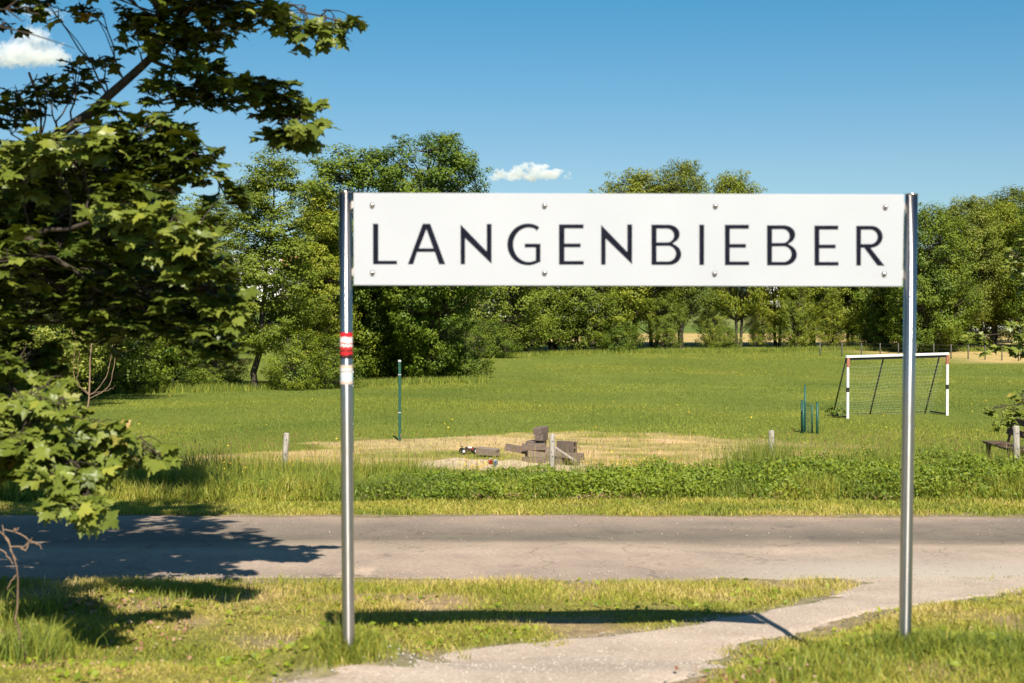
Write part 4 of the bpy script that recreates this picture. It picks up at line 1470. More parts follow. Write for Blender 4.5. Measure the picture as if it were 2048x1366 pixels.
# football goal
GLp, GRp = ground_hit(1694.5, 837), ground_hit(1894, 831)
go_ = empty('football_goal', GLp)
tag(go_, 'small football goal with red, white and black painted frame', 'goal')
GL0 = Vector(GLp)
def hgt(px, top, gpt): return P(px, top, gpt[1])[2] - gpt[2]
hL, hR = hgt(1696, 716, GLp), hgt(1894, 710, GRp)
rp = .040
B0, B1 = Vector((0, 0, 0)), Vector(GRp) - GL0
T0, T1 = B0 + Vector((.02, 0, hL)), B1 + Vector((0, 0, hR))
def goal_post(b_, t, name):
    o = MB().box((.078, .078, (t - b_).length * .845 + .05), tuple(b_.lerp(t, .4225) - Vector((0, 0, .025))), bevel=.008).build(name, M_white, go_)
    s = MB().box((.0785, .0785, (t - b_).length * .155), tuple(b_.lerp(t, .9225)), bevel=.008)
    s = s.build('red_band', M_red, o)
    k = MB().box((.082, .082, .14), tuple(b_.lerp(t, .475)))
    k.build('black_band', M_black, o)
goal_post(B0, T0, 'goal_post')
goal_post(B1, T1, 'goal_post')
ax = (T1 - T0).normalized()
ang = math.atan2(ax.y, ax.x)
rotb = Euler((0, -math.asin(ax.z), ang))
L_ = (T1 - T0).length
c_ = (T0 + T1) / 2 + Vector((0, 0, .038))
cb_ = MB().box((L_ + .12, .08, .078), tuple(c_ - ax * .02), rotb, bevel=.008).build('crossbar', M_white, go_)
MB().box((.30, .0815, .0795), tuple(c_ + ax * (-L_ / 2 + .58 * L_)), rotb, bevel=.008).build('red_band', M_red, cb_)
back = Vector((-.27, 1.15, 0)) * .85
MB().box((L_ - .1, .05, .07), tuple(c_ + Vector((-.02, .02, -.075))), rotb).build('net_rail', M_black, go_)
for t in (0.0, .37, .94):
    p_ = T0.lerp(T1, t) + Vector((-.05, .03, 0))
    q_ = B0.lerp(B1, t) + back
    q_.z = float(zf(q_.x + GLp[0], q_.y + GLp[1])) - GLp[2] - .03
    MB().tube([p_, q_], .022, 8).build('stay', M_black, go_)
for t in (0., 1.):
    p_ = B0.lerp(B1, t) + Vector((0, 0, .05))
    q_ = B0.lerp(B1, t) + back
    q_.z = float(zf(q_.x + GLp[0], q_.y + GLp[1])) - GLp[2] + .06
    MB().tube([p_, q_], .025, 8).build('base_bar', M_black, go_)
nt_ = MB()
NX, NZ = 30, 18
def net_pt(i, j):
    t, s = i / NX, j / NZ
    top = T0.lerp(T1, t) + Vector((0, .05, -.05))
    bot = B0.lerp(B1, t) + back * .97
    bot.z = float(zf(bot.x + GLp[0], bot.y + GLp[1])) - GLp[2] + .03
    p_ = top.lerp(bot, s)
    sag = math.sin(math.pi * s) * (.16 + .07 * math.sin(t * 9)) * (1 - .4 * abs(2 * t - 1))
    return p_ + Vector((.0, .35 * sag, -sag))
for i in range(NX + 1):
    nt_.tube([net_pt(i, j) for j in range(NZ + 1)], .0017, 3, cap=False)
for j in range(1, NZ + 1):
    nt_.tube([net_pt(i, j) for i in range(NX + 1)], .0017, 3, cap=False)
for sd_ in (0, 1):                                   # side nets
    for j in range(1, 14):
        s = j / 14
        a_ = (B0.lerp(T0, s) if sd_ == 0 else B1.lerp(T1, s))
        b_ = net_pt(0 if sd_ == 0 else NX, int(round((1 - s) * NZ)))
        nt_.tube([a_, a_.lerp(b_, .5) + Vector((0, 0, -.03)), b_], .0017, 3, cap=False)
nt_.build('net', M_net, go_)

# dark weed clump growing through the left goal corner
wp = GL0 + Vector((-.28, .35, 0))
wp.z = float(zf(wp.x, wp.y))
wc = empty('weed_clump', wp)
tag(wc, 'dark leafy weed growing at the left corner of the goal', 'plant')
TT = Tree(61)
for i in range(14):
    e = np.array([TT.r.normal(0, .15), TT.r.normal(0, .12), TT.r.uniform(.08, .30)])
    TT.limb([(0, 0, -.02), e * .5, e], .006, .003, 4, 0, 3)
    TT.C.append((e, np.array([.09, .09, .07]), 14, .2))
TT.mb.build('stem', M_bark, wc)
link('foliage', TT.leaves(.075), M_weed, wc)

# bench, seen end-on, facing left
bd = 25.8
bx = (1990 - 1024) / F * bd
bz = float(zf(bx, bd))
bn = empty('park_bench', (bx, bd, bz), R(-3))
tag(bn, 'dark wooden bench end-on behind the right fence post', 'bench')
LB = 1.9
for k in range(3):
    MB().box((.115, LB, .04), (-.16 + .13 * k, -LB / 2, .40), bevel=.005).build('seat_plank', M_bench, bn)
for k in range(2):
    MB().box((.035, LB, .115), (.235 + .03 * k, -LB / 2, .60 + .20 * k), Euler((0, R(10), 0)), bevel=.005).build('back_plank', M_bench, bn)
for yy in (-.16, -LB + .16):
    MB().box((.06, .07, .46), (-.15, yy, .16)).build('leg', M_bench, bn)
    MB().tube([(.20, yy, -.06), (.20, yy, .40), (.30, yy, .88)], .032, 6).build('leg', M_bench, bn)
    MB().box((.42, .05, .05), (.02, yy, .352)).build('cross_beam', M_bench, bn)

# pile of hollow blocks
gB_ = 'hollow brown blocks dumped on the sand'
def block_mesh(L, W, Hh, holes, key, _c={}):
    if key in _c: return _c[key]
    bm = bmesh.new()
    t = .022
    # shell with open cavities along its length
    def bx_(sx_, sy_, sz_, x, y, z):
        bmesh.ops.create_cube(bm, size=1.0, matrix=Matrix.Translation((x, y, z)) @ Matrix.Diagonal((sx_, sy_, sz_, 1)))
    bx_(L, W, t, 0, 0, t / 2)
    bx_(L, W, t, 0, 0, Hh - t / 2)
    n_ = holes + 1
    for i in range(n_):
        y = -W / 2 + t / 2 + (W - t) * i / holes
        bx_(L, t, Hh - 2 * t, 0, y, Hh / 2)
    bx_(.02, W - .004, Hh - 2 * t - .002, 0, 0, Hh / 2)
    me_ = bpy.data.meshes.new('building_block')
    bm.to_mesh(me_)
    bm.free()
    _c[key] = me_
    return me_
sb_ = MB().box((.44, .165, .124), (0, 0, .062), bevel=.006).mesh('building_block'); sb_.materials.append(M_block)
sc_ = MB().box((.36, .155, .124), (0, 0, .062), bevel=.006).mesh('building_block'); sc_.materials.append(M_block2)
hu_ = block_mesh(.26, .25, .125, 2, 'c'); hu_.materials.append(M_block)
ba = block_mesh(.44, .17, .125, 2, 'a'); ba.materials.append(M_block)
bb = block_mesh(.44, .17, .125, 2, 'b'); bb.materials.append(M_block2)
bb2 = bb
pd_ = 26.9
BL = [  # px, depth, level, rot z, tilt, mesh, label
    (1070, 26.4, 0, 4, 0, ba, 'bottom hollow block of the front stack, half sunk in sand'),
    (1071, 26.42, 1, 2, 0, sc_, 'middle long block of the front stack of the pile'),
    (1067, 26.4, 2, 5, 0, sb_, 'top long block of the front stack of the pile'),
    (1031, 26.75, 1.45, -6, 12, ba, 'block sticking out to the left of the pile'),
    (1098, 26.6, 0, -8, 0, sb_, 'ground block right of the front stack behind the post'),
    (1099, 26.65, 1, 12, 0, sc_, 'block above the ground block behind the fence post'),
    (1062, 27.25, 0, 84, 0, sb_, 'rear ground block at the left of the pile'),
    (1080, 27.3, 0, 86, 0, sc_, 'rear ground block under the tallest stack'),
    (1081, 27.3, 1, 80, 0, sb_, 'second block of the tallest stack'),
    (1064, 27.2, 1, 75, 0, sb_, 'block left of the tallest stack with shaded end'),
    (1082, 27.2, 2, 78, 0, sc_, 'third block of the tallest stack'),
    (1065, 27.1, 2, 70, 0, sb_, 'dark-ended block on the left shoulder of the pile'),
    (1081, 27.15, 3, 82, 0, sb_, 'block just below the summit of the pile'),
    (1081, 27.15, 4, 76, 0, sb_, 'single block on the very top of the pile'),
    (1104, 27.2, 1, 10, 0, sc_, 'pale block in the saddle right of the summit'),
    (1108, 27.25, 0, 6, 0, sb_, 'ground block under the saddle of the pile'),
    (1122, 27.1, 0, 30, 0, sb_, 'ground block under the upright hole-sided blocks'),
    (1146, 26.8, 0.35, -12, 3, sb_, 'long block lying at the right end of the pile'),
    (1135, 26.2, 0, -14, 0, sb_, 'front right block under the slanting plank'),
]
for (px, d, lv, rz, tl, me_, lab) in BL:
    x = (px - 1024) / F * d + rng.uniform(-.025, .025)
    o = link('building_block', me_, None, None)
    o.location = (x, d, float(zf(x, d)) + .02 + lv * .127)
    o.rotation_euler = (R(rng.uniform(-3, 3)), R(tl + rng.uniform(-3, 3)), R(rz + rng.uniform(-9, 9)))
    tag(o, lab, 'block', gB_)
for (px, d, lab) in [(1132, 27.0, 'left of the two upright blocks with holes at the right of the pile'), (1143, 26.95, 'right of the two upright blocks with holes at the right of the pile')]:
    x = (px - 1024) / F * d
    o = link('building_block', hu_, None, None)
    o.location = (x, d, float(zf(x, d)) + .15 + .125)
    o.rotation_euler = (R(90), 0, R(-38))
    tag(o, lab, 'block', gB_)
x = (975 - 1024) / F * 28.0
o = link('building_block', bb, None, None)
o.location = (x, 28.0, float(zf(x, 28.)) + .05)
o.rotation_euler = (R(6), R(4), R(-22))
tag(o, 'single block lying apart left of the pile in straw', 'block', gB_)
p0, p1 = Vector(P(1108, 893, 26.35)), Vector(P(1150, 921, 25.9))
o = MB().box(((p1 - p0).length, .13, .035), (0, 0, 0), bevel=.004).build('plank', M_plank)
o.location = (p0 + p1) / 2
o.rotation_euler = (R(-25), math.asin((p0.z - p1.z) / (p1 - p0).length), math.atan2(p1.y - p0.y, p1.x - p0.x))
tag(o, 'pale grey plank leaning against the right side of the block pile', 'plank')

# toy buggy
g = ground_hit(938, 908)
ty = empty('toy_car', (g[0], g[1], g[2]), R(12))
tag(ty, 'small black and white toy buggy left of the block pile', 'toy car')
for (sx_, sy_) in ((-1, -1), (1, -1), (-1, 1), (1, 1)):
    wm = MB().lathe([(.02, -.03), (.055, -.03), (.062, -.015), (.062, .015), (.055, .03), (.02, .03)], 14, Matrix.Rotation(math.pi / 2, 4, 'X'))
    wo_ = wm.build('wheel', M_rubber, ty, (sx_ * .125, sy_ * .10, .062))
    MB().lathe([(.012, -.033), (.03, -.032), (.03, .032), (.012, .033)], 10, Matrix.Rotation(math.pi / 2, 4, 'X')).build('hub', M_toyw, wo_)
bm_ = MB()
bm_.box((.30, .11, .035), (0, 0, .07), bevel=.01)
bm_.box((.16, .12, .06), (.0, 0, .115), bevel=.022)
bm_.box((.07, .10, .05), (.09, 0, .10), Euler((0, R(20), 0)), bevel=.012)
bm_.build('body', M_rubber, ty)
MB().box((.085, .125, .035), (.01, 0, .13), bevel=.01).build('white_panel', M_toyw, ty)
MB().box((.04, .126, .018), (.06, 0, .105)).build('red_stripe', M_toyr, ty)
MB().box((.03, .20, .008), (-.15, 0, .155)).build('spoiler', M_rubber, ty)

# little plastic toys in the sand
def toy(px, py, mat, size, lab, shape):
    g = ground_hit(px, py)
    o = empty('sand_toy', (g[0], g[1], g[2] + .05), rng.random())
    tag(o, lab, 'toy', 'plastic toys in the sand')
    if shape == 'bucket':
        MB().lathe([(size * .36, 0), (size * .5, size * .9), (size * .53, size * .9), (size * .53, size * .96), (size * .46, size * .96), (size * .33, .02)], 14).build('bucket', mat, o)
        MB().tube([(-size * .5, 0, size * .9), (-size * .3, 0, size * 1.25), (size * .3, 0, size * 1.25), (size * .5, 0, size * .9)], .005, 6).build('handle', M_toyw, o)
    else:
        MB().box((size * 1.6, size, size * .12), (0, 0, size * .10), bevel=.006).build('blade', mat, o)
        MB().tube([(size * .8, 0, size * .1), (size * 2.2, 0, size * .35)], .011, 8).build('handle', mat, o)
toy(982, 936, M_toyr, .10, 'small red plastic bucket in the sand', 'bucket')
toy(991, 937, M_toyb, .09, 'small blue plastic bucket beside the red one', 'bucket')
toy(952, 938, M_toyy, .085, 'yellow plastic shovel left of the buckets', 'shovel')

# far wire fence at the right
wf0 = ground_hit(1650, 714)
wf = empty('wire_fence', wf0)
tag(wf, 'thin wire fence along the far right edge of the meadow', 'fence')
prev = None
tops = []
post_me = None
for i in range(13):
    t = i / 12
    px = 1640 + 430 * t ** .92
    fy = 713 + 10 * t ** 1.6
    g = ground_hit(px, fy)
    q = Vector(g) - Vector(wf0)
    if post_me is None:
        post_me = MB().tube([(0, 0, -.3), (0, 0, .98), (0, 0, 1.0)], [.045, .042, .02], 7).mesh('fence_stake')
        post_me.materials.append(M_wire)
    o = link('fence_stake', post_me, None, wf, q)
    tops.append(q)
for zz_ in (.35, .65, .93):
    MB().tube([t + Vector((0, 0, zz_)) for t in tops], .006, 4).build('wire', M_wire, wf)

# houses on the hillside
def house(px, d, w_, dp, h, roofm, lab, rz):
    x = (px - 1024) / F * d
    z0 = float(zf(x, d))
    e = empty('house', (x, d, z0), R(rz))
    tag(e, lab, 'house', 'houses on the hillside behind the trees')
    mb = MB()
    mb.box((w_, dp, h + 2), (0, 0, h / 2 - 1))
    bmv = mb.bm
    vs = [bmv.verts.new(v) for v in [(-w_ / 2, -dp / 2, h + .002), (-w_ / 2, dp / 2, h + .002), (-w_ / 2, 0, h + dp * .42), (w_ / 2, -dp / 2, h + .002), (w_ / 2, dp / 2, h + .002), (w_ / 2, 0, h + dp * .42)]]
    bmv.faces.new((vs[0], vs[1], vs[2])); bmv.faces.new((vs[3], vs[5], vs[4])); bmv.faces.new((vs[0], vs[2], vs[5], vs[3])); bmv.faces.new((vs[1], vs[4], vs[5], vs[2]))
    mb.build('wall', M_render, e)
    rf = MB()
    sl = math.atan(.84)
    for s in (-1, 1):
        rf.box((w_ + .8, dp / 2 / math.cos(sl) + .5, .22), (0, s * (dp / 4 + .12), h + dp * .21 + .02), Euler((-s * sl, 0, 0)))
    ro = rf.build('roof', roofm, e)
    MB().box((.7, .7, 1.8), (w_ * .22, dp * .1, h + dp * .42)).build('chimney', M_rooft, ro)
    for s in (-1, 0, 1):
        for lv in range(max(1, int(h // 2.7))):
            wn = MB().box((1.3, .12, 1.5), (s * w_ * .3, -dp / 2 - .03, 1.6 + 2.7 * lv)).build('window', M_toyw, e)
            MB().box((1.1, .06, 1.3), (s * w_ * .3, -dp / 2 - .085, 1.6 + 2.7 * lv)).build('pane', M_glass, wn)
for a in [(1545, 260, 11, 9, 5.4, M_rooft, 'house with orange roof glimpsed between trunks under the letter E', 8),
          (1690, 285, 10, 9, 5.6, M_rooft, 'white gabled house glimpsed left of the goal', 80),
          (1725, 262, 12, 9, 5.2, M_rooft, 'orange roofed house glimpsed above the goal', -12),
          (1815, 250, 12, 9, 5.2, M_rooft, 'orange roofed house partly behind the right sign post', 15),
          (2010, 180, 14, 9, 3.4, M_rooftg, 'low white building with grey roof among the trees at far right', 5),
          (500, 300, 12, 10, 5.6, M_render, 'white house glimpsed left of the leaning alder', 20),
          (610, 330, 13, 10, 5.6, M_rooft, 'red roofed house on the slope left of the sign post', -10),
          (1090, 215, 18, 10, 5.6, M_rooft, 'wide red roofed house showing through the hedge trees', 4),
          (1270, 225, 16, 10, 5.2, M_rooft, 'red roofed house showing through the first tall tree', -6)]:
    house(*a)

# ------------------------------------------------------------------ grasses
def frustum_pts(n_, y0, y1, px0=-60, px1=2108, power=1.0):
    """more blades close by, fewer far off"""
    t = rng.random(n_)
    if power == 1.0:
        y = y0 * (y1 / y0) ** t
    else:
        y = y0 + (y1 - y0) * t
    x = (rng.uniform(px0, px1, n_) - 1024) / F * y
    return x, y


# mown verge near the camera
x, y = frustum_pts(330000, 5.8, ROAD0 + .04, -320, 2600)
pdn = path_dist(x, y) + (vnoise(x, y, .25, 41) - .5) * .34 + .03
bare = vnoise(x, y, .55, 6)
keep = (pdn > .0) & (rng.random(len(x)) < np.clip(.35 + pdn * 2.2, 0, 1)) & (rng.random(len(x)) > np.clip((bare - .60) * 3.2, 0, .85)) & ((y < ROAD0 - .12) | (rng.random(len(x)) < .4))
x, y, pdn, bare = x[keep], y[keep], pdn[keep], bare[keep]
tall = np.clip(vnoise(x, y, .5, 42) * 1.6 - .5, 0, 1)
edge = np.clip((y - 10.6) / 1.2, 0, 1)
rightb = np.clip((x - 1.0) / 1.2, 0, 1) * np.clip((9.6 - y) / 1.2, 0, 1)
lefts = np.clip((-2.6 - x) / .6, 0, 1) * band(y, 9.0, 11.9, .6)
h = (.022 + .035 * tall + .022 * edge + .028 * rightb + .035 * lefts) * rng.uniform(.6, 1.5, len(x))
tint = np.clip(.65 + (vnoise(x, y, .7, 43) - .5) * .4 - .16 * rightb - .10 * lefts + rng.normal(0, .11, len(x)) + .14 * np.clip((bare - .5) * 3, 0, 1), 0, 1)
parts = [blades(x, y, h, rng.uniform(.0035, .0075, len(x)), rng.uniform(.2, .9, len(x)), tint)]
# tufts around the post feet and on the left
for (cx, cy, rad, n_, hh, tt) in [(bL.x - .02, D - .06, .16, 900, .11, .50), (bL.x + .05, D + .05, .3, 900, .07, .55), (bR.x + .05, D - .10, .24, 1300, .11, .46), (bR.x - .35, D - .05, .30, 1000, .08, .50), (2.6, 7.2, .5, 1500, .10, .48), (2.9, 8.0, .6, 1500, .09, .50), (-2.6, 11.2, .7, 1300, .11, .42), (-3.5, 9.9, .4, 500, .2, .42), (1.6, 7.1, .5, 900, .10, .5), (3.3, 7.9, .5, 1200, .2, .42), (-3.0, 8.5, .35, 700, .28, .42)]:
    q = rng.normal(0, 1, (n_, 2)) * rad * .5
    xx, yy = cx + q[:, 0], cy + q[:, 1]
    kk = (path_dist(xx, yy) > .01) & (yy < ROAD0)
    xx, yy = xx[kk], yy[kk]
    parts.append(blades(xx, yy, hh * rng.uniform(.4, 1.2, len(xx)), rng.uniform(.004, .008, len(xx)), rng.uniform(.1, .8, len(xx)), np.clip(rng.normal(tt, .12, len(xx)), 0, 1)))
stuff('verge_grass', parts, M_grass)

# broad-leaved herbs in the verge
x, y = frustum_pts(4200, 6.6, 11.9, -100, 2150)
kk = (path_dist(x, y) > .08) & (vnoise(x, y, .45, 44) > .52)
x, y = x[kk], y[kk]
c = np.stack([x, y, zf(x, y) + rng.uniform(.01, .05, len(x))], -1)
V, Fc = leaf_quads(c, np.stack([rng.normal(0, .5, len(x)), rng.normal(-.2, .5, len(x)), np.ones(len(x))], -1), rng.uniform(.03, .07, len(x)), .55)
stuff('verge_herbs', [(V, Fc, np.repeat(np.clip(rng.normal(.8, .2, len(x)), 0, 1), 2))], M_weed)

# mown strip beyond the road
x, y = frustum_pts(60000, ROAD1 - .12, 19.2)
x = x
kk = (y > ROAD1 - x * .006 + .0 + (vnoise(x, y, .3, 45) - .5) * .2)
x, y = x[kk], y[kk]
b_ = vnoise(x, y, .5, 46)
kk = rng.random(len(x)) > np.clip((b_ - .6) * 3, 0, .8)
x, y = x[kk], y[kk]
h = (.03 + .05 * vnoise(x, y, .6, 47)) * rng.uniform(.6, 1.4, len(x))
tint = np.clip(.60 + (vnoise(x, y, .8, 48) - .5) * .35 + rng.normal(0, .1, len(x)), 0, 1)
stuff('roadside_grass', [blades(x, y, h, rng.uniform(.008, .014, len(x)), rng.uniform(.2, .8, len(x)), tint)], M_grass)

# nettles and other weeds in front of the fence
n_ = 190000
x, y = frustum_pts(n_, 18.7, 22.6)
pxx = x / y * F + 1024
dens = np.interp(pxx, [-60, 250, 500, 760, 820, 1150, 1450, 1560, 1750, 2100], [.10, .10, .12, .30, .85, 1., .6, .5, .75, .95])
patchy = np.clip(vnoise(x, y, .75, 51) * .5 + vnoise(x, y, .28, 57) * .75 - .1, 0, 1)
kk = rng.random(n_) < dens * .72 * np.clip(patchy * 1.7 - .15, .04, 1)
x, y, patchy, pxx = x[kk], y[kk], patchy[kk], pxx[kk]
hm = (np.interp(pxx, [0, 760, 900, 1400, 1600, 2100], [.16, .18, .21, .30, .32, .36]) * (.30 + 1.35 * patchy)) * np.clip((y - 18.5) / .5, .25, 1)
zz2 = hm * rng.random(len(x)) ** .6
c = np.stack([x, y, zf(x, y) + zz2], -1)
nn = np.stack([rng.normal(0, .75, len(x)), rng.normal(-.3, .75, len(x)), np.full(len(x), .8)], -1)
V, Fc = leaf_quads(c, nn, rng.uniform(.03, .068, len(x)), .55)
tw_ = np.clip(.52 + (vnoise(x, y, .4, 52) - .5) * .6 + rng.normal(0, .16, len(x)), 0, 1)
stuff('nettle_foliage', [(V, Fc, np.repeat(tw_, 2))], M_weed)

# long grass among and behind the weeds
x, y = frustum_pts(125000, 18.7, 24.5)
pxx = x / y * F + 1024
dens = np.interp(pxx, [-60, 200, 700, 800, 1100, 1450, 1520, 1620, 1800, 2100], [1., 1., 1., .8, .6, .75, 1., .9, .8, .8])
kk = (rng.random(len(x)) < dens) & ((y < 23) | (rng.random(len(x)) < .45))
x, y = x[kk], y[kk]
pxx = pxx[kk]
cl_ = vnoise(x, y, .5, 53)
h = (.12 + .36 * cl_) * rng.uniform(.5, 1.25, len(x)) * np.clip((y - 18.4) / .6, .25, 1) * np.interp(y, [18, 22.5, 24.5], [1, .9, .55])
h *= np.interp(pxx, [800, 900, 1400, 1500], [1, .75, .75, 1])
tint = np.clip(.46 + (vnoise(x, y, 1.0, 54) - .5) * .35 + rng.normal(0, .10, len(x)) + .22 * np.clip((y - 22.3) / 1.5, 0, 1), 0, 1)
parts = [blades(x, y, h, rng.uniform(.007, .014, len(x)), rng.uniform(.1, .7, len(x)), tint)]
# seeding stalks that stand above the rest
n_ = 4600
x, y = frustum_pts(n_, 20, 25.5)
pxx = x / y * F + 1024
kk = rng.random(n_) < np.interp(pxx, [0, 700, 900, 1400, 1480, 1620, 2100], [.9, .9, .45, .5, 1., .7, .7])
x, y = x[kk], y[kk]
h = rng.uniform(.3, .72, len(x))
tint = np.clip(rng.normal(.58, .1, len(x)), 0, 1)
la = rng.uniform(.05, .35, len(x))
parts.append(blades(x, y, h, np.full(len(x), .006), la, tint))
for (px, d, n_, sp0, hh) in [(1505, 21.6, 700, .32, .62), (1545, 21.9, 400, .25, .70), (1610, 21.2, 500, .4, .42), (850, 21.5, 400, .35, .36), (1180, 22.2, 260, .3, .40), (1340, 22.0, 260, .4, .40), (1700, 21.8, 600, .5, .50), (1790, 22.3, 400, .4, .55),
                            (1930, 21.8, 600, .5, .50), (2040, 21.2, 500, .4, .42), (620, 21.8, 500, .5, .42), (460, 22.0, 700, .6, .50), (330, 21.6, 700, .6, .52), (760, 22.4, 300, .4, .45)]:
    q = rng.normal(0, 1, (n_, 2))
    xx, yy = (px - 1024) / F * d + q[:, 0] * sp0, d + q[:, 1] * .4
    parts.append(blades(xx, yy, hh * rng.uniform(.5, 1.35, n_), rng.uniform(.006, .012, n_), rng.uniform(.05, .5, n_), np.clip(rng.normal(.40, .12, n_), 0, 1)))
stuff('long_grass', parts, M_grass)
# darker seed heads
x, y = frustum_pts(900, 21.5, 25)
zt = rng.uniform(.35, .70, len(x))
c = np.stack([x, y, zf(x, y) + zt], -1)
nn = np.stack([rng.normal(0, 1, len(x)), rng.normal(0, 1, len(x)), rng.normal(0, .1, len(x))], -1)
VV = []
sz = rng.uniform(.05, .10, len(x))
lean_ = rng.normal(0, .25, (len(x), 2))
ax_ = np.stack([lean_[:, 0], lean_[:, 1], np.ones(len(x))], -1)
wv = np.stack([np.full(len(x), .005), np.zeros(len(x)), np.zeros(len(x))], -1)
V = np.stack([c - ax_ * sz[:, None] * .5, c + wv, c + ax_ * sz[:, None] * .5, c - wv], 1).reshape(-1, 3)
bs = (np.arange(len(x)) * 4)[:, None]
Fc = np.concatenate([bs + np.array([[0, 1, 2]]), bs + np.array([[0, 2, 3]])], 1).reshape(-1, 3)
# each head stands on a stalk of its own
st_ = [blades1(x, y, zt, np.full(len(x), .006), np.zeros(len(x)), np.full(len(x), .6))]
stuff('seed_grass', [(V, Fc, np.repeat(np.clip(rng.normal(.15, .15, len(x)), 0, 1), 2))] + [(st_[0][0], st_[0][1], np.full(len(st_[0][1]), .35))], M_litter)

# meadow
x, y = frustum_pts(330000, 23.0, 112)
dr = dryness(x, y)
sandm = np.hypot((x + .1) / 2.1, (y - 25.9) / 1.4) < .9
kk = (y < 122 - np.clip((x - 22) * 3.0, 0, 30)) & (rng.random(len(x)) > dr * .62) & ~(sandm & (rng.random(len(x)) < .86))
x, y, dr = x[kk], y[kk], dr[kk]
stripe = np.clip(np.sin(np.hypot(x + 8, (y - 30) * .8) * .42) * 1.6, -1, 1) * band(y, 38, 110, 12)
h = np.interp(y, [23, 30, 45, 112], [.065, .045, .05, .06]) * rng.uniform(.5, 1.5, len(x)) * (.7 + .6 * vnoise(x, y, 2.5, 61))
yl = band(y, 29.5, 38, 6) * np.clip((x - 1) / 6 + .4, 0, 1)
tint = np.clip(.435 + (vnoise(x, y * .5, 3.2, 62) - .5) * .22 + .20 * yl + .48 * dr + .07 * stripe + rng.normal(0, .06, len(x)) + .10 * np.clip((y - 70) / 40, 0, 1), 0, 1)
stuff('meadow_grass', [blades1(x, y, h, np.interp(y, [23, 40, 112], [.010, .018, .05]) * rng.uniform(.7, 1.4, len(x)), rng.uniform(.1, .9, len(x)), tint)], M_grass)
# taller unmown fringes under the far trees and along the far fence
px_ = rng.uniform(180, 2100, 26000)
fy = np.interp(px_, [180, 480, 700, 975, 990, 1230, 1500, 1700, 2100], [64, 66, 70, 76, 102, 107, 109, 112, 109]) + rng.normal(0, .9, len(px_))
xx = (px_ - 1024) / F * fy
h = rng.uniform(.1, .42, len(xx))
stuff('field_edge_grass', [blades1(xx, fy, h, rng.uniform(.03, .06, len(xx)), rng.uniform(0, .5, len(xx)), np.clip(rng.normal(.42, .12, len(xx)), 0, 1))], M_grass)

# flowers
def flowers(name, spots, zlo, zhi, size, mat):
    Cc = []
    for (px, py, sx_, n_) in spots:
        g = ground_hit(px, py)
        q = rng.normal(0, 1, (n_, 2))
        xx, yy = g[0] + q[:, 0] * sx_, np.clip(g[1] + q[:, 1] * .35, 19.5, 200)
        Cc.append(np.stack([xx, yy, zf(xx, yy) + rng.uniform(zlo, zhi, n_)], -1))
    Cc = np.concatenate(Cc)
    V, Fc = leaf_quads(Cc, np.stack([rng.normal(0, .4, len(Cc)), rng.normal(-.5, .4, len(Cc)), np.ones(len(Cc))], -1), size * rng.uniform(.6, 1.3, len(Cc)), .95)
    st = blades1(Cc[:, 0], Cc[:, 1], Cc[:, 2] - zf(Cc[:, 0], Cc[:, 1]), np.full(len(Cc), .006), np.zeros(len(Cc)), np.full(len(Cc), .0))
    stuff(name, [(V, Fc, np.repeat(rng.random(len(Cc)), 2))], mat)
    stuff('flower_stems', [(st[0], st[1], np.full(len(Cc), .4))], M_grass)
flowers('wildflowers', [(1250, 962, .30, 60), (1215, 962, .35, 14), (1290, 962, .35, 14), (955, 962, .18, 40), (590, 962, .2, 26), (430, 968, .5, 18), (500, 968, .5, 14), (330, 968, .6, 14), (1400, 964, .6, 10), (1480, 964, .5, 6), (1640, 970, .9, 4)], .20, .36, .030, M_flower)
x, y = frustum_pts(60, 27, 60)
c = np.stack([x, y, zf(x, y) + .10], -1)
V, Fc = leaf_quads(c, np.stack([rng.normal(0, .3, len(x)), rng.normal(-.6, .3, len(x)), np.ones(len(x))], -1), rng.uniform(.03, .055, len(x)), .95)
stuff('meadow_flowers', [(V, Fc, np.repeat(rng.random(len(x)), 2))], M_flower)

# dead leaves and dry clippings
x, y = frustum_pts(2600, 6.6, 11.9, -60, 2100)
kk = (rng.random(len(x)) < np.where((x < -1.0), .5, .10)) & (path_dist(x, y) > .05)
x, y = x[kk], y[kk]
c = np.stack([x, y, zf(x, y) + rng.uniform(.015, .035, len(x))], -1)
V, Fc = leaf_quads(c, np.stack([rng.normal(0, .35, len(x)), rng.normal(0, .35, len(x)), np.ones(len(x))], -1), rng.uniform(.015, .035, len(x)), .6, fold=.5)
parts = [(V, Fc, np.repeat(rng.random(len(x)), 2))]
for (px, py, n_, sp0) in [(140, 1215, 130, .22), (200, 1225, 90, .25), (60, 1240, 60, .25), (1560, 1362, 26, .2), (1450, 1366, 20, .15), (300, 1280, 60, .25), (620, 1208, 3, .02)]:
    g = ground_hit(px, py)
    q = rng.normal(0, 1, (n_, 2)) * sp0
    xx, yy = g[0] + q[:, 0], g[1] + q[:, 1]
    c = np.stack([xx, yy, zf(xx, yy) + rng.uniform(.015, .06, n_)], -1)
    V, Fc = leaf_quads(c, np.stack([rng.normal(0, .5, n_), rng.normal(-.3, .5, n_), np.ones(n_)], -1), rng.uniform(.02, .05, n_), .7, fold=.6)
    parts.append((V, Fc, np.repeat(rng.random(n_), 2)))
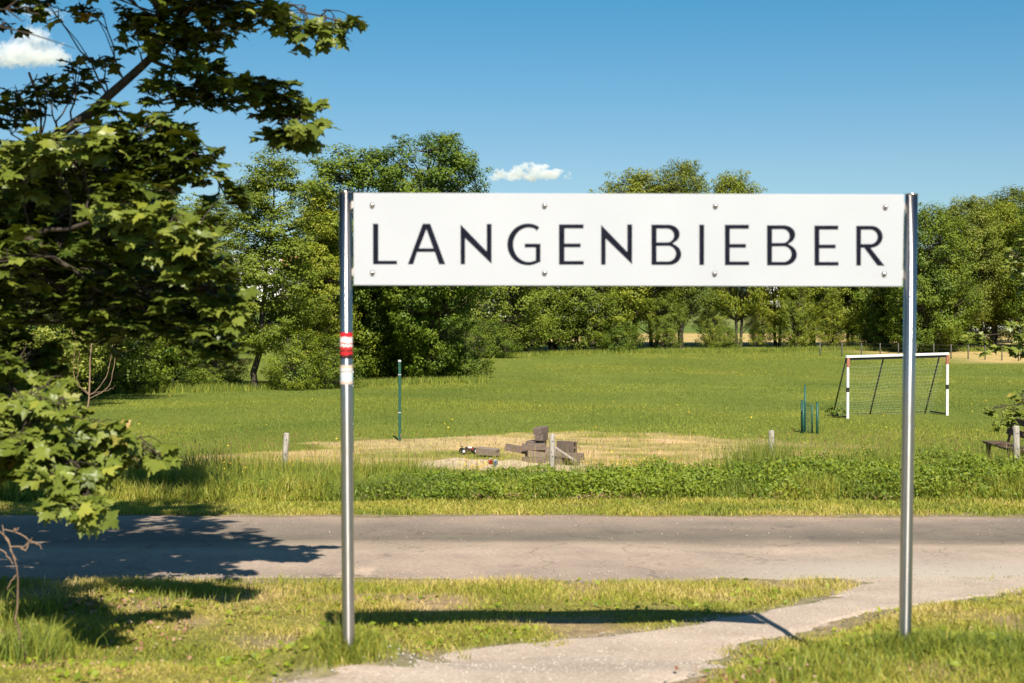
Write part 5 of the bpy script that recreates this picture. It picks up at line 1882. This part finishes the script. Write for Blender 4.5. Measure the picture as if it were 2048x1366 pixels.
# clippings where the strip beyond the road was mown
for (px, n_) in [(970, 60), (1020, 50), (1190, 90), (1210, 60), (800, 40), (1540, 40), (1750, 40)]:
    g = ground_hit(px, 1001)
    q = rng.normal(0, 1, (n_, 2)) * np.array([.22, .12])
    xx, yy = g[0] + q[:, 0], g[1] + q[:, 1]
    c = np.stack([xx, yy, zf(xx, yy) + rng.uniform(.03, .10, n_)], -1)
    V, Fc = leaf_quads(c, np.stack([rng.normal(0, .5, n_), rng.normal(-.3, .5, n_), np.ones(n_)], -1), rng.uniform(.04, .08, n_), .18, fold=.3)
    parts.append((V, Fc, np.repeat(rng.uniform(.5, 1, n_), 2)))
stuff('leaf_litter', parts, M_litter)

# loose pebbles on the path and at the road edge
ico = bmesh.new()
bmesh.ops.create_icosphere(ico, subdivisions=1, radius=1.0)
IV = np.array([v.co[:] for v in ico.verts]); IF = np.array([[v.index for v in f.verts] for f in ico.faces])
ico.free()
x, y = frustum_pts(14000, 6.2, 16.6, -60, 2150)
kk = (path_dist(x, y) < .08) | ((y > 12.1) & (rng.random(len(x)) < np.where((y < 12.5) | (y > 16.2), .8, .12)))
x, y = x[kk], y[kk]
n_ = len(x)
s = rng.uniform(.0025, .008, n_) * np.where(rng.random(n_) > .985, 1.6, 1)
V = IV[None] * s[:, None, None] * rng.uniform(.6, 1.3, (n_, 1, 3)) + np.stack([x, y, zf(x, y) + .014], -1)[:, None, :]
Fc = (np.arange(n_) * len(IV))[:, None, None] + IF[None]
tag(link('path_gravel', np_mesh('path_gravel', V.reshape(-1, 3), Fc.reshape(-1, 3)), M_stone), kind='stuff')

# ------------------------------------------------------------------ clouds
def vapour(dens):
    m, n, out = new_mat('cloud_vapour')
    pv = nd(n, 'ShaderNodeVolumePrincipled')
    pv.inputs['Color'].default_value = (1, 1, 1, 1)
    tc = nd(n, 'ShaderNodeTexCoord')
    nz = noise(n, .11, 4, tc.outputs['Object'], .6)
    mr = nd(n, 'ShaderNodeMapRange')
    for q_, v_ in zip((1, 2, 3, 4), (.34, .66, 0.0, dens)):
        mr.inputs[q_].default_value = v_
    n.links.new(nz, mr.inputs[0])
    n.links.new(mr.outputs[0], pv.inputs['Density'])
    pv.inputs['Anisotropy'].default_value = 0.0
    n.links.new(pv.outputs[0], out.inputs['Volume'])
    return m


M_cloud, M_soft, M_wisp = vapour(.20), vapour(.085), vapour(.045)
CT = bpy.data.textures.new('cloud_billow', 'CLOUDS')
CT.noise_scale = 5.0
CT.noise_depth = 4


def cloud(px, py, wpx, hpx, n_, seed, lab, dens):
    r = np.random.default_rng(seed)
    d = 1600.
    c = P(px, py, d)
    k = d / F
    bm = bmesh.new()
    for i in range(n_):
        t = r.uniform(-1, 1)
        env = (1 - t * t) ** .7
        zz_ = r.uniform(0, 1) ** 1.5 * env
        s = hpx * k * r.uniform(.09, .30) * (.45 + .55 * env)
        M = Matrix.Translation((t * wpx * k / 2, r.uniform(-.3, .3) * wpx * k, zz_ * hpx * k * .62)) @ Matrix.Diagonal((s * r.uniform(1.1, 1.9), s * 1.2, s * .8, 1))
        bmesh.ops.create_icosphere(bm, subdivisions=2, radius=1.0, matrix=M)
    me_ = bpy.data.meshes.new('cloud')
    bm.to_mesh(me_)
    bm.free()
    o = link('cloud', me_, M_cloud if dens > .09 else (M_soft if dens > .06 else M_wisp), None, tuple(c))
    md = o.modifiers.new('union', 'REMESH')
    md.mode = 'VOXEL'
    md.voxel_size = max(.7, hpx * k * .035)
    ds = o.modifiers.new('billow', 'DISPLACE')
    ds.texture = CT
    ds.texture_coords = 'LOCAL'
    ds.strength = hpx * k * .42
    ds.mid_level = .55
    tag(o, lab, 'cloud', 'small fair weather clouds')
    return o


cloud(1063, 354, 165, 40, 60, 1, 'small white flat-bottomed cloud above the middle of the board', .1)
cloud(60, 122, 130, 90, 70, 2, 'white cloud behind the maple twigs at upper left', .07)
cloud(55, 30, 150, 40, 50, 5, 'thin cloud in the top left corner behind bare twigs', .05)
print('objects', len(bpy.data.objects), 'tris', sum(len(m_.polygons) for m_ in bpy.data.meshes))
